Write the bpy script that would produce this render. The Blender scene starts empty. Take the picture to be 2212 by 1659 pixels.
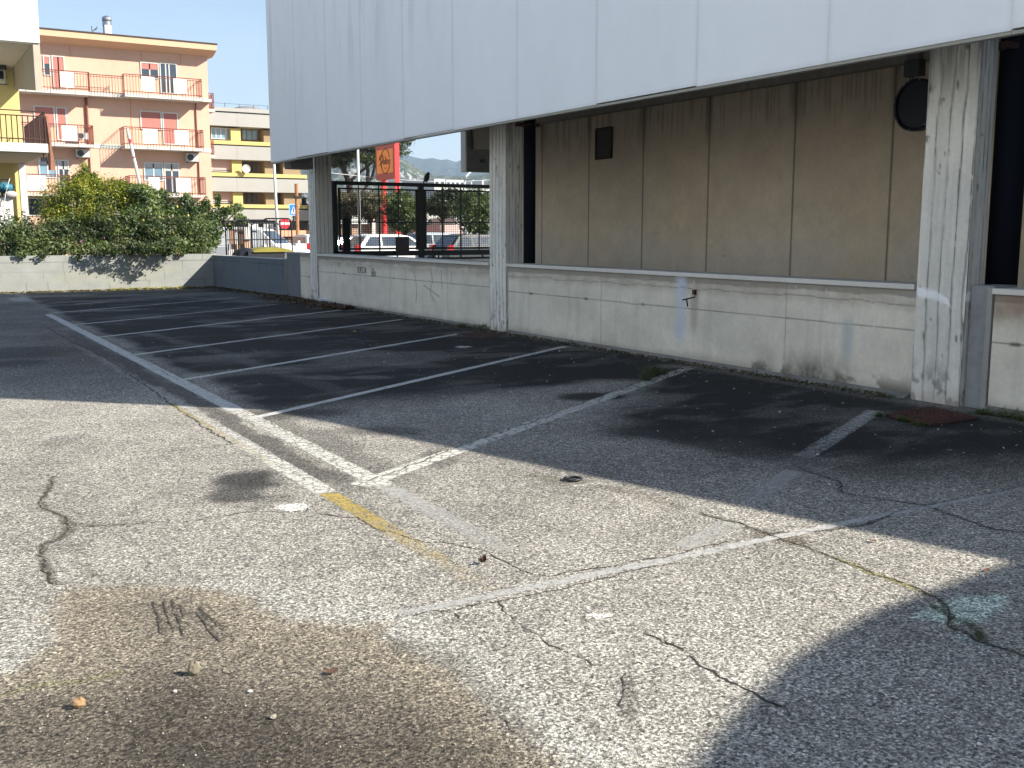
import bpy, math, random
import numpy as np
from mathutils import Vector, Matrix
random.seed(7); rng=np.random.default_rng(7)
sc=bpy.context.scene; COL=sc.collection
# ------------------------------------------------------------------ camera geometry (survey of the photograph)
F0=2237.; CX,CY,HY=1106.,829.5,500.; H=1.6
PITCH=math.atan((CY-HY)/F0); YAW=math.atan((1106+246)/math.hypot(F0,CY-HY))
FW=Vector((math.sin(YAW)*math.cos(PITCH),math.cos(YAW)*math.cos(PITCH),-math.sin(PITCH)))
RT=Vector((math.cos(YAW),-math.sin(YAW),0)); UP=RT.cross(FW)
def ray(x,y): return FW+RT*((x-CX)/F0)-UP*((y-CY)/F0)
def G(x,y,z=0.):
    d=ray(x,y); t=(z-H)/d.z; return (d.x*t,d.y*t,z)
def PX(x,y,X):
    d=ray(x,y); t=X/d.x; return (X,d.y*t,H+d.z*t)
def PY(x,y,Y):
    d=ray(x,y); t=Y/d.y; return (d.x*t,Y,H+d.z*t)
def z1(x,y): return (.27345*x,.27345*y)
def z2(x,y): return (.27345*x,302.4+.27345*y)
def z3(x,y): return (414.7+.23445*x,198.7+.23445*y)
def z4(x,y): return (656.7+.276*x,285.1+.276*y)
def z6(x,y): return (.2917*x,.2917*y)
def zv(x,y): return (466.6+.1042*x,432+.1042*y)
def zA(x,y): return (.35157*x,604.9+.35157*y)
def zB(x,y): return (691.3+.35157*x,691.3+.35157*y)
def zC(x,y): return (.37497*x,1036.9+.37497*y)
def zD(x,y): return (691.3+.35157*x,1123.3+.35157*y)
def zE(x,y): return (1434.4+.4011*x,993.7+.4011*y)
def z7(x,y): return (1641.7+.31246*x,518.4+.31246*y)
SUN=Vector((1.1,-1.08,1.0)).normalized()
# ------------------------------------------------------------------ object helpers
def tag(o,label=None,cat=None,group=None,kind=None):
    if label: o['label']=label
    if cat: o['category']=cat
    if group: o['group']=group
    if kind: o['kind']=kind
    return o
def empty(name,loc,label,cat,group=None,rz=0):
    o=bpy.data.objects.new(name,None); COL.objects.link(o); o.location=loc; o.rotation_euler=(0,0,rz)
    o.empty_display_size=.2
    return tag(o,label,cat,group)
def part(name,me,parent=None,world=True):
    o=bpy.data.objects.new(name,me); COL.objects.link(o)
    if parent:
        o.parent=parent
        if world:   # mesh is given in world coordinates: shift it into the parent's frame
            p=parent; off=Vector((0,0,0)); 
            while p: off+=p.location; p=p.parent
            me.transform(Matrix.Translation(-off))
    return o
class MB:
    def __init__(s): s.v=[]; s.f=[]; s.m=[]; s.mats=[]; s.cur=0
    def mat(s,m):
        if m not in s.mats: s.mats.append(m)
        s.cur=s.mats.index(m); return s
    def add(s,vs,fs):
        n=len(s.v); s.v+= [tuple(q) for q in vs]; s.f+=[tuple(i+n for i in f) for f in fs]; s.m+=[s.cur]*len(fs); return s
    def box(s,a,b):
        x0,x1=sorted((a[0],b[0])); y0,y1=sorted((a[1],b[1])); z0,z1_=sorted((a[2],b[2]))
        return s.add([(x0,y0,z0),(x1,y0,z0),(x1,y1,z0),(x0,y1,z0),(x0,y0,z1_),(x1,y0,z1_),(x1,y1,z1_),(x0,y1,z1_)],
          [(0,3,2,1),(4,5,6,7),(0,1,5,4),(1,2,6,5),(2,3,7,6),(3,0,4,7)])
    def prism(s,poly,axis,a,b):
        """poly 2D points extruded along axis (0,1,2) from a to b"""
        def mk(p,t):
            if axis==2: return (p[0],p[1],t)
            if axis==1: return (p[0],t,p[1])
            return (t,p[0],p[1])
        n=len(poly); vs=[mk(p,a) for p in poly]+[mk(p,b) for p in poly]
        fs=[tuple(range(n))[::-1],tuple(range(n,2*n))]+[(i,(i+1)%n,n+(i+1)%n,n+i) for i in range(n)]
        return s.add(vs,fs)
    def tube(s,pts,r,n=6,r2=None,cap=True):
        pts=[Vector(p) for p in pts]; k=len(pts); vs=[]; fs=[]
        for i,p in enumerate(pts):
            t=(pts[min(i+1,k-1)]-pts[max(i-1,0)]).normalized()
            u=t.cross(Vector((0,0,1)) if abs(t.z)<.9 else Vector((1,0,0))).normalized(); w=t.cross(u)
            rr=r if r2 is None else r+(r2-r)*i/(k-1)
            if isinstance(r,(list,tuple)): rr=r[i]
            vs+=[p+u*(rr*math.cos(2*math.pi*j/n))+w*(rr*math.sin(2*math.pi*j/n)) for j in range(n)]
        for i in range(k-1):
            for j in range(n):
                a=i*n+j; b=i*n+(j+1)%n; fs.append((a,b,b+n,a+n))
        if cap: fs+=[tuple(range(n))[::-1],tuple(range((k-1)*n,k*n))]
        return s.add(vs,fs)
    def cyl(s,c,r,h,axis=2,n=24,r2=None):
        d=[0,0,0]; d[axis]=h; c=Vector(c)
        return s.tube([c,c+Vector(d)],r,n,r2)
    def build(s,name,parent=None,world=True,smooth=False,bevel=0):
        me=bpy.data.meshes.new(name); me.from_pydata(s.v,[],s.f)
        for m in s.mats: me.materials.append(m)
        me.polygons.foreach_set('material_index',s.m); me.validate(); me.update()
        if smooth: me.polygons.foreach_set('use_smooth',[True]*len(me.polygons))
        import bmesh
        bm=bmesh.new(); bm.from_mesh(me); bmesh.ops.recalc_face_normals(bm,faces=bm.faces)
        if bevel:
            ed=[e for e in bm.edges if len(e.link_faces)==2 and e.calc_face_angle(0)>.6]
            bmesh.ops.bevel(bm,geom=ed,offset=bevel,segments=2,profile=.6,affect='EDGES',clamp_overlap=True)
        bm.to_mesh(me); bm.free()
        return part(name,me,parent,world)
def grid_mesh(name,P,cols,mat,parent=None,smooth=False):
    """P (ny,nx,3) points, cols (ny,nx,3)"""
    ny,nx,_=P.shape; idx=np.arange(ny*nx).reshape(ny,nx)
    q=np.stack([idx[:-1,:-1],idx[:-1,1:],idx[1:,1:],idx[1:,:-1]],-1).reshape(-1,4)
    return fast_mesh(name,P.reshape(-1,3),q,cols.reshape(-1,3),mat,parent,smooth)
def fast_mesh(name,V,Q,cols,mat,parent=None,smooth=False):
    me=bpy.data.meshes.new(name); k=Q.shape[1]
    me.vertices.add(len(V)); me.vertices.foreach_set('co',np.ascontiguousarray(V,dtype=np.float32).ravel())
    me.loops.add(len(Q)*k); me.loops.foreach_set('vertex_index',Q.astype(np.int32).ravel())
    me.polygons.add(len(Q)); me.polygons.foreach_set('loop_start',np.arange(0,len(Q)*k,k,dtype=np.int32))
    me.polygons.foreach_set('loop_total',np.full(len(Q),k,dtype=np.int32))
    if smooth: me.polygons.foreach_set('use_smooth',np.ones(len(Q),bool))
    me.update()
    if cols is not None:
        a=me.color_attributes.new('col','FLOAT_COLOR','POINT')
        c=np.ones((len(V),4),np.float32); c[:,:3]=np.clip(cols,0,1); a.data.foreach_set('color',c.ravel())
    for m in (mat if isinstance(mat,list) else [mat]): me.materials.append(m)
    return part(name,me,parent)
# ------------------------------------------------------------------ numpy noise
def _h(i,j,s):
    n=(i*374761393+j*668265263+s*1274126177)&0x7fffffff
    n=((n^(n>>13))*1274126177)&0x7fffffff
    return ((n^(n>>16))&0xffff)/65535.
def vn(x,y,s=0):
    xi=np.floor(x).astype(np.int64); yi=np.floor(y).astype(np.int64); fx=x-xi; fy=y-yi
    fx=fx*fx*(3-2*fx); fy=fy*fy*(3-2*fy)
    a=_h(xi,yi,s); b=_h(xi+1,yi,s); c=_h(xi,yi+1,s); d=_h(xi+1,yi+1,s)
    return (a*(1-fx)+b*fx)*(1-fy)+(c*(1-fx)+d*fx)*fy
def fbm(x,y,s=0,o=4):
    t=0;a=.5;tot=0
    for k in range(o): t=t+a*vn(x*2**k+k*17.3,y*2**k+k*9.1,s+k); tot+=a; a*=.55
    return t/tot
def sm(a,b,x):
    t=np.clip((x-a)/(b-a),0,1); return t*t*(3-2*t)
def sdpoly(px,py,poly):
    """signed distance, negative inside"""
    d=np.full(px.shape,1e9); ins=np.zeros(px.shape,bool); n=len(poly)
    for i in range(n):
        ax,ay=poly[i]; bx,by=poly[(i+1)%n]; ex,ey=bx-ax,by-ay
        t=np.clip(((px-ax)*ex+(py-ay)*ey)/(ex*ex+ey*ey+1e-12),0,1)
        d=np.minimum(d,np.hypot(px-ax-t*ex,py-ay-t*ey))
        c=((ay>py)!=(by>py))&(px<(bx-ax)*(py-ay)/(by-ay+1e-12)+ax); ins^=c
    return np.where(ins,-d,d)
def sdline(px,py,pts):
    d=np.full(px.shape,1e9)
    for (ax,ay),(bx,by) in zip(pts[:-1],pts[1:]):
        ex,ey=bx-ax,by-ay
        t=np.clip(((px-ax)*ex+(py-ay)*ey)/(ex*ex+ey*ey+1e-12),0,1)
        d=np.minimum(d,np.hypot(px-ax-t*ex,py-ay-t*ey))
    return d
def mixc(c,k,m):
    m=np.clip(m,0,1)[...,None]; return c*(1-m)+np.array(k)*m
# ------------------------------------------------------------------ materials
MATS={}
def M(name,color=(.5,.5,.5),rough=.7,metal=0,noise=0,nscale=8,emit=None,bump=0,bscale=60,attr=False,spec=.5,stretch=None,alpha=None,trans=0,dark=None):
    """procedural principled material: base colour varied by two noises, optional attribute colour, bump"""
    if name in MATS: return MATS[name]
    m=bpy.data.materials.new(name); MATS[name]=m; m.use_nodes=True; nt=m.node_tree; N=nt.nodes; L=nt.links
    b=N['Principled BSDF']; b.inputs['Roughness'].default_value=rough; b.inputs['Metallic'].default_value=metal
    b.inputs['Specular IOR Level'].default_value=spec
    if trans: b.inputs['Transmission Weight'].default_value=trans
    tc=N.new('ShaderNodeNewGeometry'); src=tc.outputs['Position']
    if stretch:
        mp=N.new('ShaderNodeMapping'); L.new(src,mp.inputs[0]); mp.inputs['Scale'].default_value=stretch; src=mp.outputs[0]
    if attr:
        a=N.new('ShaderNodeAttribute'); a.attribute_name='col'; cs=a.outputs['Color']
    else:
        r=N.new('ShaderNodeRGB'); r.outputs[0].default_value=(*color,1); cs=r.outputs[0]
    if noise:
        n1=N.new('ShaderNodeTexNoise'); n1.inputs['Scale'].default_value=nscale; n1.inputs['Detail'].default_value=6; n1.inputs['Roughness'].default_value=.62; L.new(src,n1.inputs['Vector'])
        n2=N.new('ShaderNodeTexNoise'); n2.inputs['Scale'].default_value=nscale*.13; n2.inputs['Detail'].default_value=3; L.new(src,n2.inputs['Vector'])
        ad=N.new('ShaderNodeMath'); ad.operation='ADD'; L.new(n1.outputs['Fac'],ad.inputs[0]); L.new(n2.outputs['Fac'],ad.inputs[1])
        mr=N.new('ShaderNodeMapRange'); mr.inputs['From Min'].default_value=.6; mr.inputs['From Max'].default_value=1.4
        mr.inputs['To Min'].default_value=1-noise; mr.inputs['To Max'].default_value=1+noise; L.new(ad.outputs[0],mr.inputs[0])
        sc_=N.new('ShaderNodeVectorMath'); sc_.operation='SCALE'; L.new(cs,sc_.inputs[0]); L.new(mr.outputs[0],sc_.inputs['Scale']); cs=sc_.outputs[0]
        rr=N.new('ShaderNodeMapRange'); rr.inputs['To Min'].default_value=max(.02,rough-.12); rr.inputs['To Max'].default_value=min(1,rough+.12)
        L.new(n1.outputs['Fac'],rr.inputs[0]); L.new(rr.outputs[0],b.inputs['Roughness'])
    L.new(cs,b.inputs['Base Color'])
    if emit: 
        b.inputs['Emission Color'].default_value=(*emit[:3],1); b.inputs['Emission Strength'].default_value=emit[3]
    if bump:
        n3=N.new('ShaderNodeTexNoise'); n3.inputs['Scale'].default_value=bscale; n3.inputs['Detail'].default_value=3; L.new(src,n3.inputs['Vector'])
        bp=N.new('ShaderNodeBump'); bp.inputs['Strength'].default_value=bump; bp.inputs['Distance'].default_value=.01; L.new(n3.outputs['Fac'],bp.inputs['Height']); L.new(bp.outputs[0],b.inputs['Normal'])
    return m
def asphalt_mat():
    m=bpy.data.materials.new('asphalt'); m.use_nodes=True; nt=m.node_tree; N=nt.nodes; L=nt.links; b=N['Principled BSDF']
    b.inputs['Roughness'].default_value=.88; b.inputs['Specular IOR Level'].default_value=.3
    g=N.new('ShaderNodeNewGeometry'); a=N.new('ShaderNodeAttribute'); a.attribute_name='col'
    v=N.new('ShaderNodeTexVoronoi'); v.inputs['Scale'].default_value=105; v.inputs['Randomness'].default_value=1; L.new(g.outputs['Position'],v.inputs['Vector'])
    v2=N.new('ShaderNodeTexVoronoi'); v2.inputs['Scale'].default_value=58; L.new(g.outputs['Position'],v2.inputs['Vector'])
    n=N.new('ShaderNodeTexNoise'); n.inputs['Scale'].default_value=75; n.inputs['Detail'].default_value=4; n.inputs['Roughness'].default_value=.7; L.new(g.outputs['Position'],n.inputs['Vector'])
    bw=N.new('ShaderNodeSeparateColor'); L.new(v.outputs['Color'],bw.inputs[0])
    bw2=N.new('ShaderNodeSeparateColor'); L.new(v2.outputs['Color'],bw2.inputs[0])
    # stones: every cell its own brightness; dark binder between them
    st=N.new('ShaderNodeMapRange'); st.inputs['To Min'].default_value=.25; st.inputs['To Max'].default_value=1.8; L.new(bw.outputs[0],st.inputs[0])
    st2=N.new('ShaderNodeMapRange'); st2.inputs['To Min'].default_value=.6; st2.inputs['To Max'].default_value=1.45; L.new(bw2.outputs[1],st2.inputs[0])
    gp=N.new('ShaderNodeMapRange'); gp.inputs['From Min'].default_value=.36; gp.inputs['From Max'].default_value=.6; gp.inputs['To Min'].default_value=.3; gp.inputs['To Max'].default_value=1.55; L.new(n.outputs['Fac'],gp.inputs[0])
    m1=N.new('ShaderNodeMath'); m1.operation='MULTIPLY'; L.new(st.outputs[0],m1.inputs[0]); L.new(st2.outputs[0],m1.inputs[1])
    m2=N.new('ShaderNodeMath'); m2.operation='MULTIPLY'; L.new(m1.outputs[0],m2.inputs[0]); L.new(gp.outputs[0],m2.inputs[1])
    s=N.new('ShaderNodeVectorMath'); s.operation='SCALE'; L.new(a.outputs['Color'],s.inputs[0]); L.new(m2.outputs[0],s.inputs['Scale'])
    L.new(s.outputs[0],b.inputs['Base Color'])
    bp=N.new('ShaderNodeBump'); bp.inputs['Strength'].default_value=.8; bp.inputs['Distance'].default_value=.006; L.new(m2.outputs[0],bp.inputs['Height']); L.new(bp.outputs[0],b.inputs['Normal'])
    return m
def paint_mat(name,color,wear,nscale=14,fine=120):
    """road paint: worn away (transparent) by noise; attribute 'col'.r multiplies the cover"""
    m=bpy.data.materials.new(name); m.use_nodes=True; nt=m.node_tree; N=nt.nodes; L=nt.links; b=N['Principled BSDF']
    g=N.new('ShaderNodeNewGeometry'); a=N.new('ShaderNodeAttribute'); a.attribute_name='col'; sp=N.new('ShaderNodeSeparateColor'); L.new(a.outputs['Color'],sp.inputs[0])
    n=N.new('ShaderNodeTexNoise'); n.inputs['Scale'].default_value=nscale; n.inputs['Detail'].default_value=8; n.inputs['Roughness'].default_value=.75; L.new(g.outputs['Position'],n.inputs['Vector'])
    f=N.new('ShaderNodeTexNoise'); f.inputs['Scale'].default_value=fine; f.inputs['Detail'].default_value=2; L.new(g.outputs['Position'],f.inputs['Vector'])
    w=N.new('ShaderNodeMath'); w.operation='MULTIPLY_ADD'; L.new(f.outputs['Fac'],w.inputs[0]); w.inputs[1].default_value=.75; L.new(n.outputs['Fac'],w.inputs[2])
    s=N.new('ShaderNodeMath'); s.operation='ADD'; L.new(w.outputs[0],s.inputs[0]); L.new(sp.outputs[0],s.inputs[1])
    vo=N.new('ShaderNodeTexVoronoi'); vo.inputs['Scale'].default_value=105; L.new(g.outputs['Position'],vo.inputs['Vector']); vs_=N.new('ShaderNodeSeparateColor'); L.new(vo.outputs['Color'],vs_.inputs[0])
    s2=N.new('ShaderNodeMath'); s2.operation='MULTIPLY_ADD'; L.new(vs_.outputs[0],s2.inputs[0]); s2.inputs[1].default_value=.45; L.new(s.outputs[0],s2.inputs[2])
    r=N.new('ShaderNodeMapRange'); r.inputs['From Min'].default_value=wear+.2; r.inputs['From Max'].default_value=wear+.42; L.new(s2.outputs[0],r.inputs[0])
    ck=N.new('ShaderNodeTexVoronoi'); ck.feature='DISTANCE_TO_EDGE'; ck.inputs['Scale'].default_value=11; dn=N.new('ShaderNodeVectorMath'); dn.operation='MULTIPLY_ADD'; L.new(n.outputs['Color'],dn.inputs[0]); dn.inputs[1].default_value=(.12,.12,.12); L.new(g.outputs['Position'],dn.inputs[2]); L.new(dn.outputs[0],ck.inputs['Vector'])
    cg=N.new('ShaderNodeMapRange'); cg.inputs['From Min'].default_value=.03; cg.inputs['From Max'].default_value=.07; L.new(ck.outputs['Distance'],cg.inputs[0]); cmx=N.new('ShaderNodeMath'); cmx.operation='MAXIMUM'; L.new(cg.outputs[0],cmx.inputs[0]); cmx.inputs[1].default_value=.25 if nscale<12 else .7
    r2=N.new('ShaderNodeMath'); r2.operation='MULTIPLY'; L.new(r.outputs[0],r2.inputs[0]); L.new(cmx.outputs[0],r2.inputs[1]); r=r2
    am=N.new('ShaderNodeMath'); am.operation='MULTIPLY'; L.new(r.outputs[0],am.inputs[0]); L.new(sp.outputs[1],am.inputs[1])
    c=N.new('ShaderNodeMix'); c.data_type='RGBA'; c.inputs[6].default_value=(*[q*.62 for q in color],1); c.inputs[7].default_value=(*color,1); L.new(f.outputs['Fac'],c.inputs[0])
    L.new(c.outputs[2],b.inputs['Base Color']); b.inputs['Roughness'].default_value=.75; L.new(am.outputs[0],b.inputs['Alpha'])
    return m
def leaf_mat(name,trans=.35):
    m=bpy.data.materials.new(name); m.use_nodes=True; nt=m.node_tree; N=nt.nodes; L=nt.links; b=N['Principled BSDF']; out=N['Material Output']
    a=N.new('ShaderNodeAttribute'); a.attribute_name='col'; L.new(a.outputs['Color'],b.inputs['Base Color']); b.inputs['Roughness'].default_value=.5
    t=N.new('ShaderNodeBsdfTranslucent'); s=N.new('ShaderNodeVectorMath'); s.operation='MULTIPLY'; s.inputs[1].default_value=(1.3,1.5,.5); L.new(a.outputs['Color'],s.inputs[0]); L.new(s.outputs[0],t.inputs['Color'])
    mx=N.new('ShaderNodeMixShader'); mx.inputs[0].default_value=trans; L.new(b.outputs[0],mx.inputs[1]); L.new(t.outputs[0],mx.inputs[2]); L.new(mx.outputs[0],out.inputs['Surface'])
    return m
ATT=M('weathered_surface',attr=True,rough=.85,noise=.13,nscale=22,bump=.25,bscale=90,spec=.3)
PANEL=M('panel_coat',attr=True,rough=.5,noise=.03,nscale=30,bump=.06,bscale=200)
LEAF=leaf_mat('leaf')
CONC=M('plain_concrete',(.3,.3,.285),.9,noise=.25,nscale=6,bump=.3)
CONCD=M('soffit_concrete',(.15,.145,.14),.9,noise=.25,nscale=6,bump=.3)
MARBLE=M('coping_stone',(.62,.6,.56),.55,noise=.12,nscale=10)
DARKG=M('dark_green_metal',(.006,.014,.016),.5,metal=.2,noise=.3,nscale=30)
BLACK=M('black_paint',(.004,.006,.011),.5,noise=.2,nscale=20)
RUST=M('rust',(.09,.035,.022),.85,noise=.4,nscale=30,bump=.4,bscale=80)
GLASS=M('dark_glass',(.035,.05,.07),.08,spec=.9,noise=.3,nscale=.8)
WHITE=M('white_paint',(.6,.6,.585),.5,noise=.06,nscale=12)
CREAM_=M('cream_paint',(.8,.77,.68),.75,noise=.08,nscale=5)
# ------------------------------------------------------------------ ground: the car park
def build_parking():
    xs=np.concatenate([np.linspace(-25,-1,25)[:-1],np.arange(-1,0.,.1),np.arange(0.,8.72,.022)])
    ys=np.concatenate([np.linspace(-14,1.2,16)[:-1],np.arange(1.2,6.2,.022),np.arange(6.2,12,.035),np.arange(12,30.4,.07)])
    X,Y=np.meshgrid(xs,ys); 
    c=np.zeros(X.shape+(3,))+np.array([.315,.298,.265])
    big=fbm(X*.35,Y*.35,1); med=fbm(X*1.7,Y*1.7,5); fin=fbm(X*7,Y*7,9)
    c*= (1+.5*(big-.5)+.42*(med-.5)+.3*(fin-.5))[...,None]
    wx=X+.35*(fbm(X*1.3,Y*1.3,21)-.5)+.1*(fbm(X*6,Y*6,23)-.5); wy=Y+.35*(fbm(X*1.3,Y*1.3,31)-.5)+.1*(fbm(X*6,Y*6,33)-.5)
    P=lambda zf,pts:[G(*zf(*p))[:2] for p in pts]
    idn=lambda x,y:(x,y)
    dark=np.array([.016,.017,.019])
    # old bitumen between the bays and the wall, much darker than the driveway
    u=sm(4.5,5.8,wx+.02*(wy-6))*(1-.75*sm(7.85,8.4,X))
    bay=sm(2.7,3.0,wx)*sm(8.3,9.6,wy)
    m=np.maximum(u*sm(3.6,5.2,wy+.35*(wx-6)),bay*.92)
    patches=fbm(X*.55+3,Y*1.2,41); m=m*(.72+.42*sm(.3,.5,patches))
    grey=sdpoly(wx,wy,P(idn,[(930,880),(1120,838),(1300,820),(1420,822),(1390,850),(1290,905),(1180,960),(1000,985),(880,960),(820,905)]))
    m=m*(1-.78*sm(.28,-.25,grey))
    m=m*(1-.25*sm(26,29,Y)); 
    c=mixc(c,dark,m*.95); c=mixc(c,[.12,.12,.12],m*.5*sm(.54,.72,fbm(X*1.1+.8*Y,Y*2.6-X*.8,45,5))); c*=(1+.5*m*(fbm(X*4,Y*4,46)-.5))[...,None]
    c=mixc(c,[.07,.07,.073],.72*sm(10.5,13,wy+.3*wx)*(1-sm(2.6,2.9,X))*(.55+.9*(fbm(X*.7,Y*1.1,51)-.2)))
    # oil and tar stains, then paler blobs
    def blob(px,py,rx,ry,k,col=dark,soft=.35):
        gx,gy,_=G(px,py); 
        rX=abs(G(px+rx,py)[0]-G(px-rx,py)[0])/2; 
        # ellipse measured in the view's right/forward ground directions
        dx=wx-gx; dy=wy-gy; rr=dx*RT.x+dy*RT.y; ff=dx*math.sin(YAW)+dy*math.cos(YAW)
        a=math.hypot(G(px+rx,py)[0]-gx,G(px+rx,py)[1]-gy); b=math.hypot(G(px,py+ry)[0]-gx,G(px,py+ry)[1]-gy)
        d=np.hypot(rr/a,ff/b); return mixc(c,col,k*sm(1+soft,1-soft,d))
    for px,py,rx,ry,k in [(550,1038,62,20,.85),(520,1070,50,16,.7),(590,1078,40,10,.45),(1275,857,72,9,.93),(640,892,110,13,.7),(960,990,50,22,.45),(825,930,110,10,.5),(1060,1105,120,22,.18),(120,955,40,14,.28),
        (1480,930,150,24,.8),(1600,960,120,26,.7),(1080,800,160,15,.5),(600,745,90,8,.4),(330,700,80,5,.5),(60,760,130,12,.55),(30,785,60,8,.5),(160,690,60,5,.4),(560,1100,26,8,.25),(130,1180,40,12,.22)]:
        c=blob(px,py,rx,ry,k)
    for px,py,rx,ry,k in [(700,900,60,6,.6),(700,815,60,4,.35),(620,795,25,3,.4),(800,815,40,4,.4),(900,790,70,6,.25),(470,705,40,3,.4)]:
        c=blob(px,py,rx,ry,k,[.3,.29,.27],.5)
    # darker strip between the two long lines and dirty streaks along them
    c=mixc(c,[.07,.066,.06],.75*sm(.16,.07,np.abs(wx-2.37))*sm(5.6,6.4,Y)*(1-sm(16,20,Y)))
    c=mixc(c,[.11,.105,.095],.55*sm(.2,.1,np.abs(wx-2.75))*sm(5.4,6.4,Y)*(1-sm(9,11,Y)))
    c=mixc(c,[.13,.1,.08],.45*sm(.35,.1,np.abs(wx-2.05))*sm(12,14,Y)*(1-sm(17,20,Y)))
    # faded vertical tyre track across the bays
    tr=sdline(wx,wy,[G(870,740)[:2],G(1010,790)[:2],G(700,800)[:2]][:2]+[])
    tk=sdline(X,Y,[G(*zA(900,330))[:2],G(*zA(1380,450))[:2],G(*zA(1700,560))[:2],G(*zA(2150,700))[:2]])
    c=mixc(c,[.2,.195,.185],.55*sm(.2,.05,tk)*fbm(X*3,Y*3,61))
    # earth-coloured wet patch in the foreground
    pat=P(zC,[(-900,1700),(-300,1240),(0,1130),(110,1095),(240,990),(285,850),(310,690),(400,640),(620,612),(900,600),(1250,625),(1450,665),(1550,720),(1650,790),(1850,820),(2074,828)])+P(zD,[(450,620),(420,700),(600,800),(800,900),(950,1040),(1100,1170),(1300,1300),(1450,1420),(1560,1560),(1600,1900),(400,2300),(-1500,2300)])
    sd=sdpoly(X+.06*(fbm(X*7,Y*7,71)-.5),Y+.06*(fbm(X*7,Y*7,73)-.5),pat)
    c=mixc(c,[.4,.39,.36],.55*sm(.32,.0,np.abs(sd-.02))*(sd>-.02)*(Y<4.7)*(.5+fbm(X*2.5,Y*2.5,75)))
    inner=sm(.07,-.09,sd+.14*(fbm(X*5,Y*5,76)-.5))
    c=mixc(c,[.25,.215,.16],inner*.85)
    core=sm(.05,-.42,sd+.25*(fbm(X*2.2,Y*2.2,81)-.5))
    near=sm(3.95,2.75,Y+.62*X-.55+.5*(fbm(X*2.5,Y*2.5,83)-.5))     # mud thickens towards the camera
    c=mixc(c,[.075,.064,.05],core*(.3+.7*near)*.9)
    core2=sdpoly(wx,wy,P(zC,[(700,1120),(1100,1180),(1350,1260),(1700,1330),(1900,1500),(1600,1900),(900,1900),(760,1400)]))
    c=mixc(c,[.055,.045,.036],.62*sm(.15,-.15,core2))
    for pts in ([(880,700),(905,780),(930,890)],[(935,700),(950,760),(985,860)],[(985,690),(1010,770),(1050,900)],[(1130,770),(1200,860),(1270,940)],[(1150,740),(1240,820),(1290,870)],[(1040,700),(1060,790)]):
        dl=sdline(X,Y,P(zC,pts)); c=mixc(c,[.03,.025,.02],.95*sm(.016,.005,dl)); 
    c=mixc(c,[.17,.15,.12],.5*sm(.18,.05,sdline(X,Y,P(zC,[(960,700),(1060,850),(1180,900)]))))
    # green-white paint spill
    gp=sdpoly(X+.05*(fbm(X*14,Y*14,91)-.5),Y+.05*(fbm(X*14,Y*14,93)-.5),P(zE,[(1330,850),(1500,770),(1640,735),(1850,730),(1790,800),(1700,880),(1560,885),(1450,862)]))
    c=mixc(c,[.6,.7,.6],.9*sm(.03,-.02,gp)*(.45+.75*fbm(X*12,Y*12,95)))
    for px,py,a,b in [(1700,960,70,22),(1640,965,30,10),(1850,655,60,6),(1600,1050,60,6)]:
        q=zE(px,py); c=blob(*q,a*.4,b*.4,.35,[.3,.4,.37],.8)
    # wide dirty crack on the left, mossy cracks
    def cr(zf,pts,w,col,k):
        nonlocal c
        dl=sdline(X+.05*(fbm(X*9,Y*9,101)-.5),Y+.05*(fbm(X*9,Y*9,103)-.5),P(zf,pts)); c=mixc(c,col,k*sm(w,w*.2,dl)*(.45+.9*fbm(X*9,Y*9,105)))
    cr(zC,[(310,-20),(275,60),(240,130),(262,170),(370,215),(405,290),(330,345),(235,378),(225,430),(262,500),(275,555),(330,600)],.03,[.075,.065,.045],.85)
    cr(zC,[(370,215),(405,290),(330,345)],.055,[.12,.105,.075],.55)
    cr(zC,[(400,250),(600,268),(820,245)],.03,[.08,.07,.06],.5)
    cr(zC,[(470,470),(540,550)],.04,[.09,.08,.06],.5)
    cr(zC,[(0,1240),(250,1180),(450,1160),(700,1110)],.03,[.16,.17,.05],.5)
    cr(zE,[(200,290),(400,340),(560,400),(740,460),(950,540),(1150,620),(1360,690),(1500,760),(1550,890),(1700,980),(1939,1050)],.028,[.06,.06,.035],.75)
    cr(zE,[(930,530),(1150,620),(1370,695)],.022,[.26,.24,.06],.75)
    cr(zE,[(1450,790),(1560,850),(1640,870),(1720,980)],.035,[.045,.055,.02],.85)
    cr(zE,[(540,400),(640,420),(720,440)],.13,[.12,.1,.07],.7)
    cr(zB,[(1300,960),(1600,1000),(1800,1040),(2000,1080),(2212,1150)],.09,[.13,.115,.08],.5)
    cr(zE,[(700,30),(930,110),(960,180),(1200,215),(1400,240)],.03,[.05,.045,.04],.6)
    cr(zE,[(1400,240),(1600,310),(1780,375),(1939,390)],.03,[.04,.04,.03],.7)
    cr(zE,[(550,400),(800,385),(1070,345),(1250,290),(1400,250),(1700,190),(1939,140)],.022,[.06,.055,.035],.7)
    cr(zD,[(1870,960),(1880,1080),(1890,1200)],.05,[.12,.11,.1],.6)
    cr(zD,[(500,760),(700,830),(850,900),(1000,1030),(1150,1190),(1250,1320)],.1,[.12,.11,.095],.5)
    # chalky scribbles
    for pts in ([(1270,1040),(1340,1055)],[(1500,1080),(1640,1100)],[(1560,1020),(1640,1010),(1740,1000)],[(1100,1030),(1250,1010)]):
        c=mixc(c,[.5,.48,.44],.6*sm(.035,.01,sdline(X,Y,P(zB,pts)))*(.3+fbm(X*9,Y*9,111)))
    for px,py,a,b,k in [(628,1100,30,8,.95),(1300,1328,22,7,.8),(997,751,16,2.2,.8)]: c=blob(px,py,a,b,k,[.72,.7,.66],.12)
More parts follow.
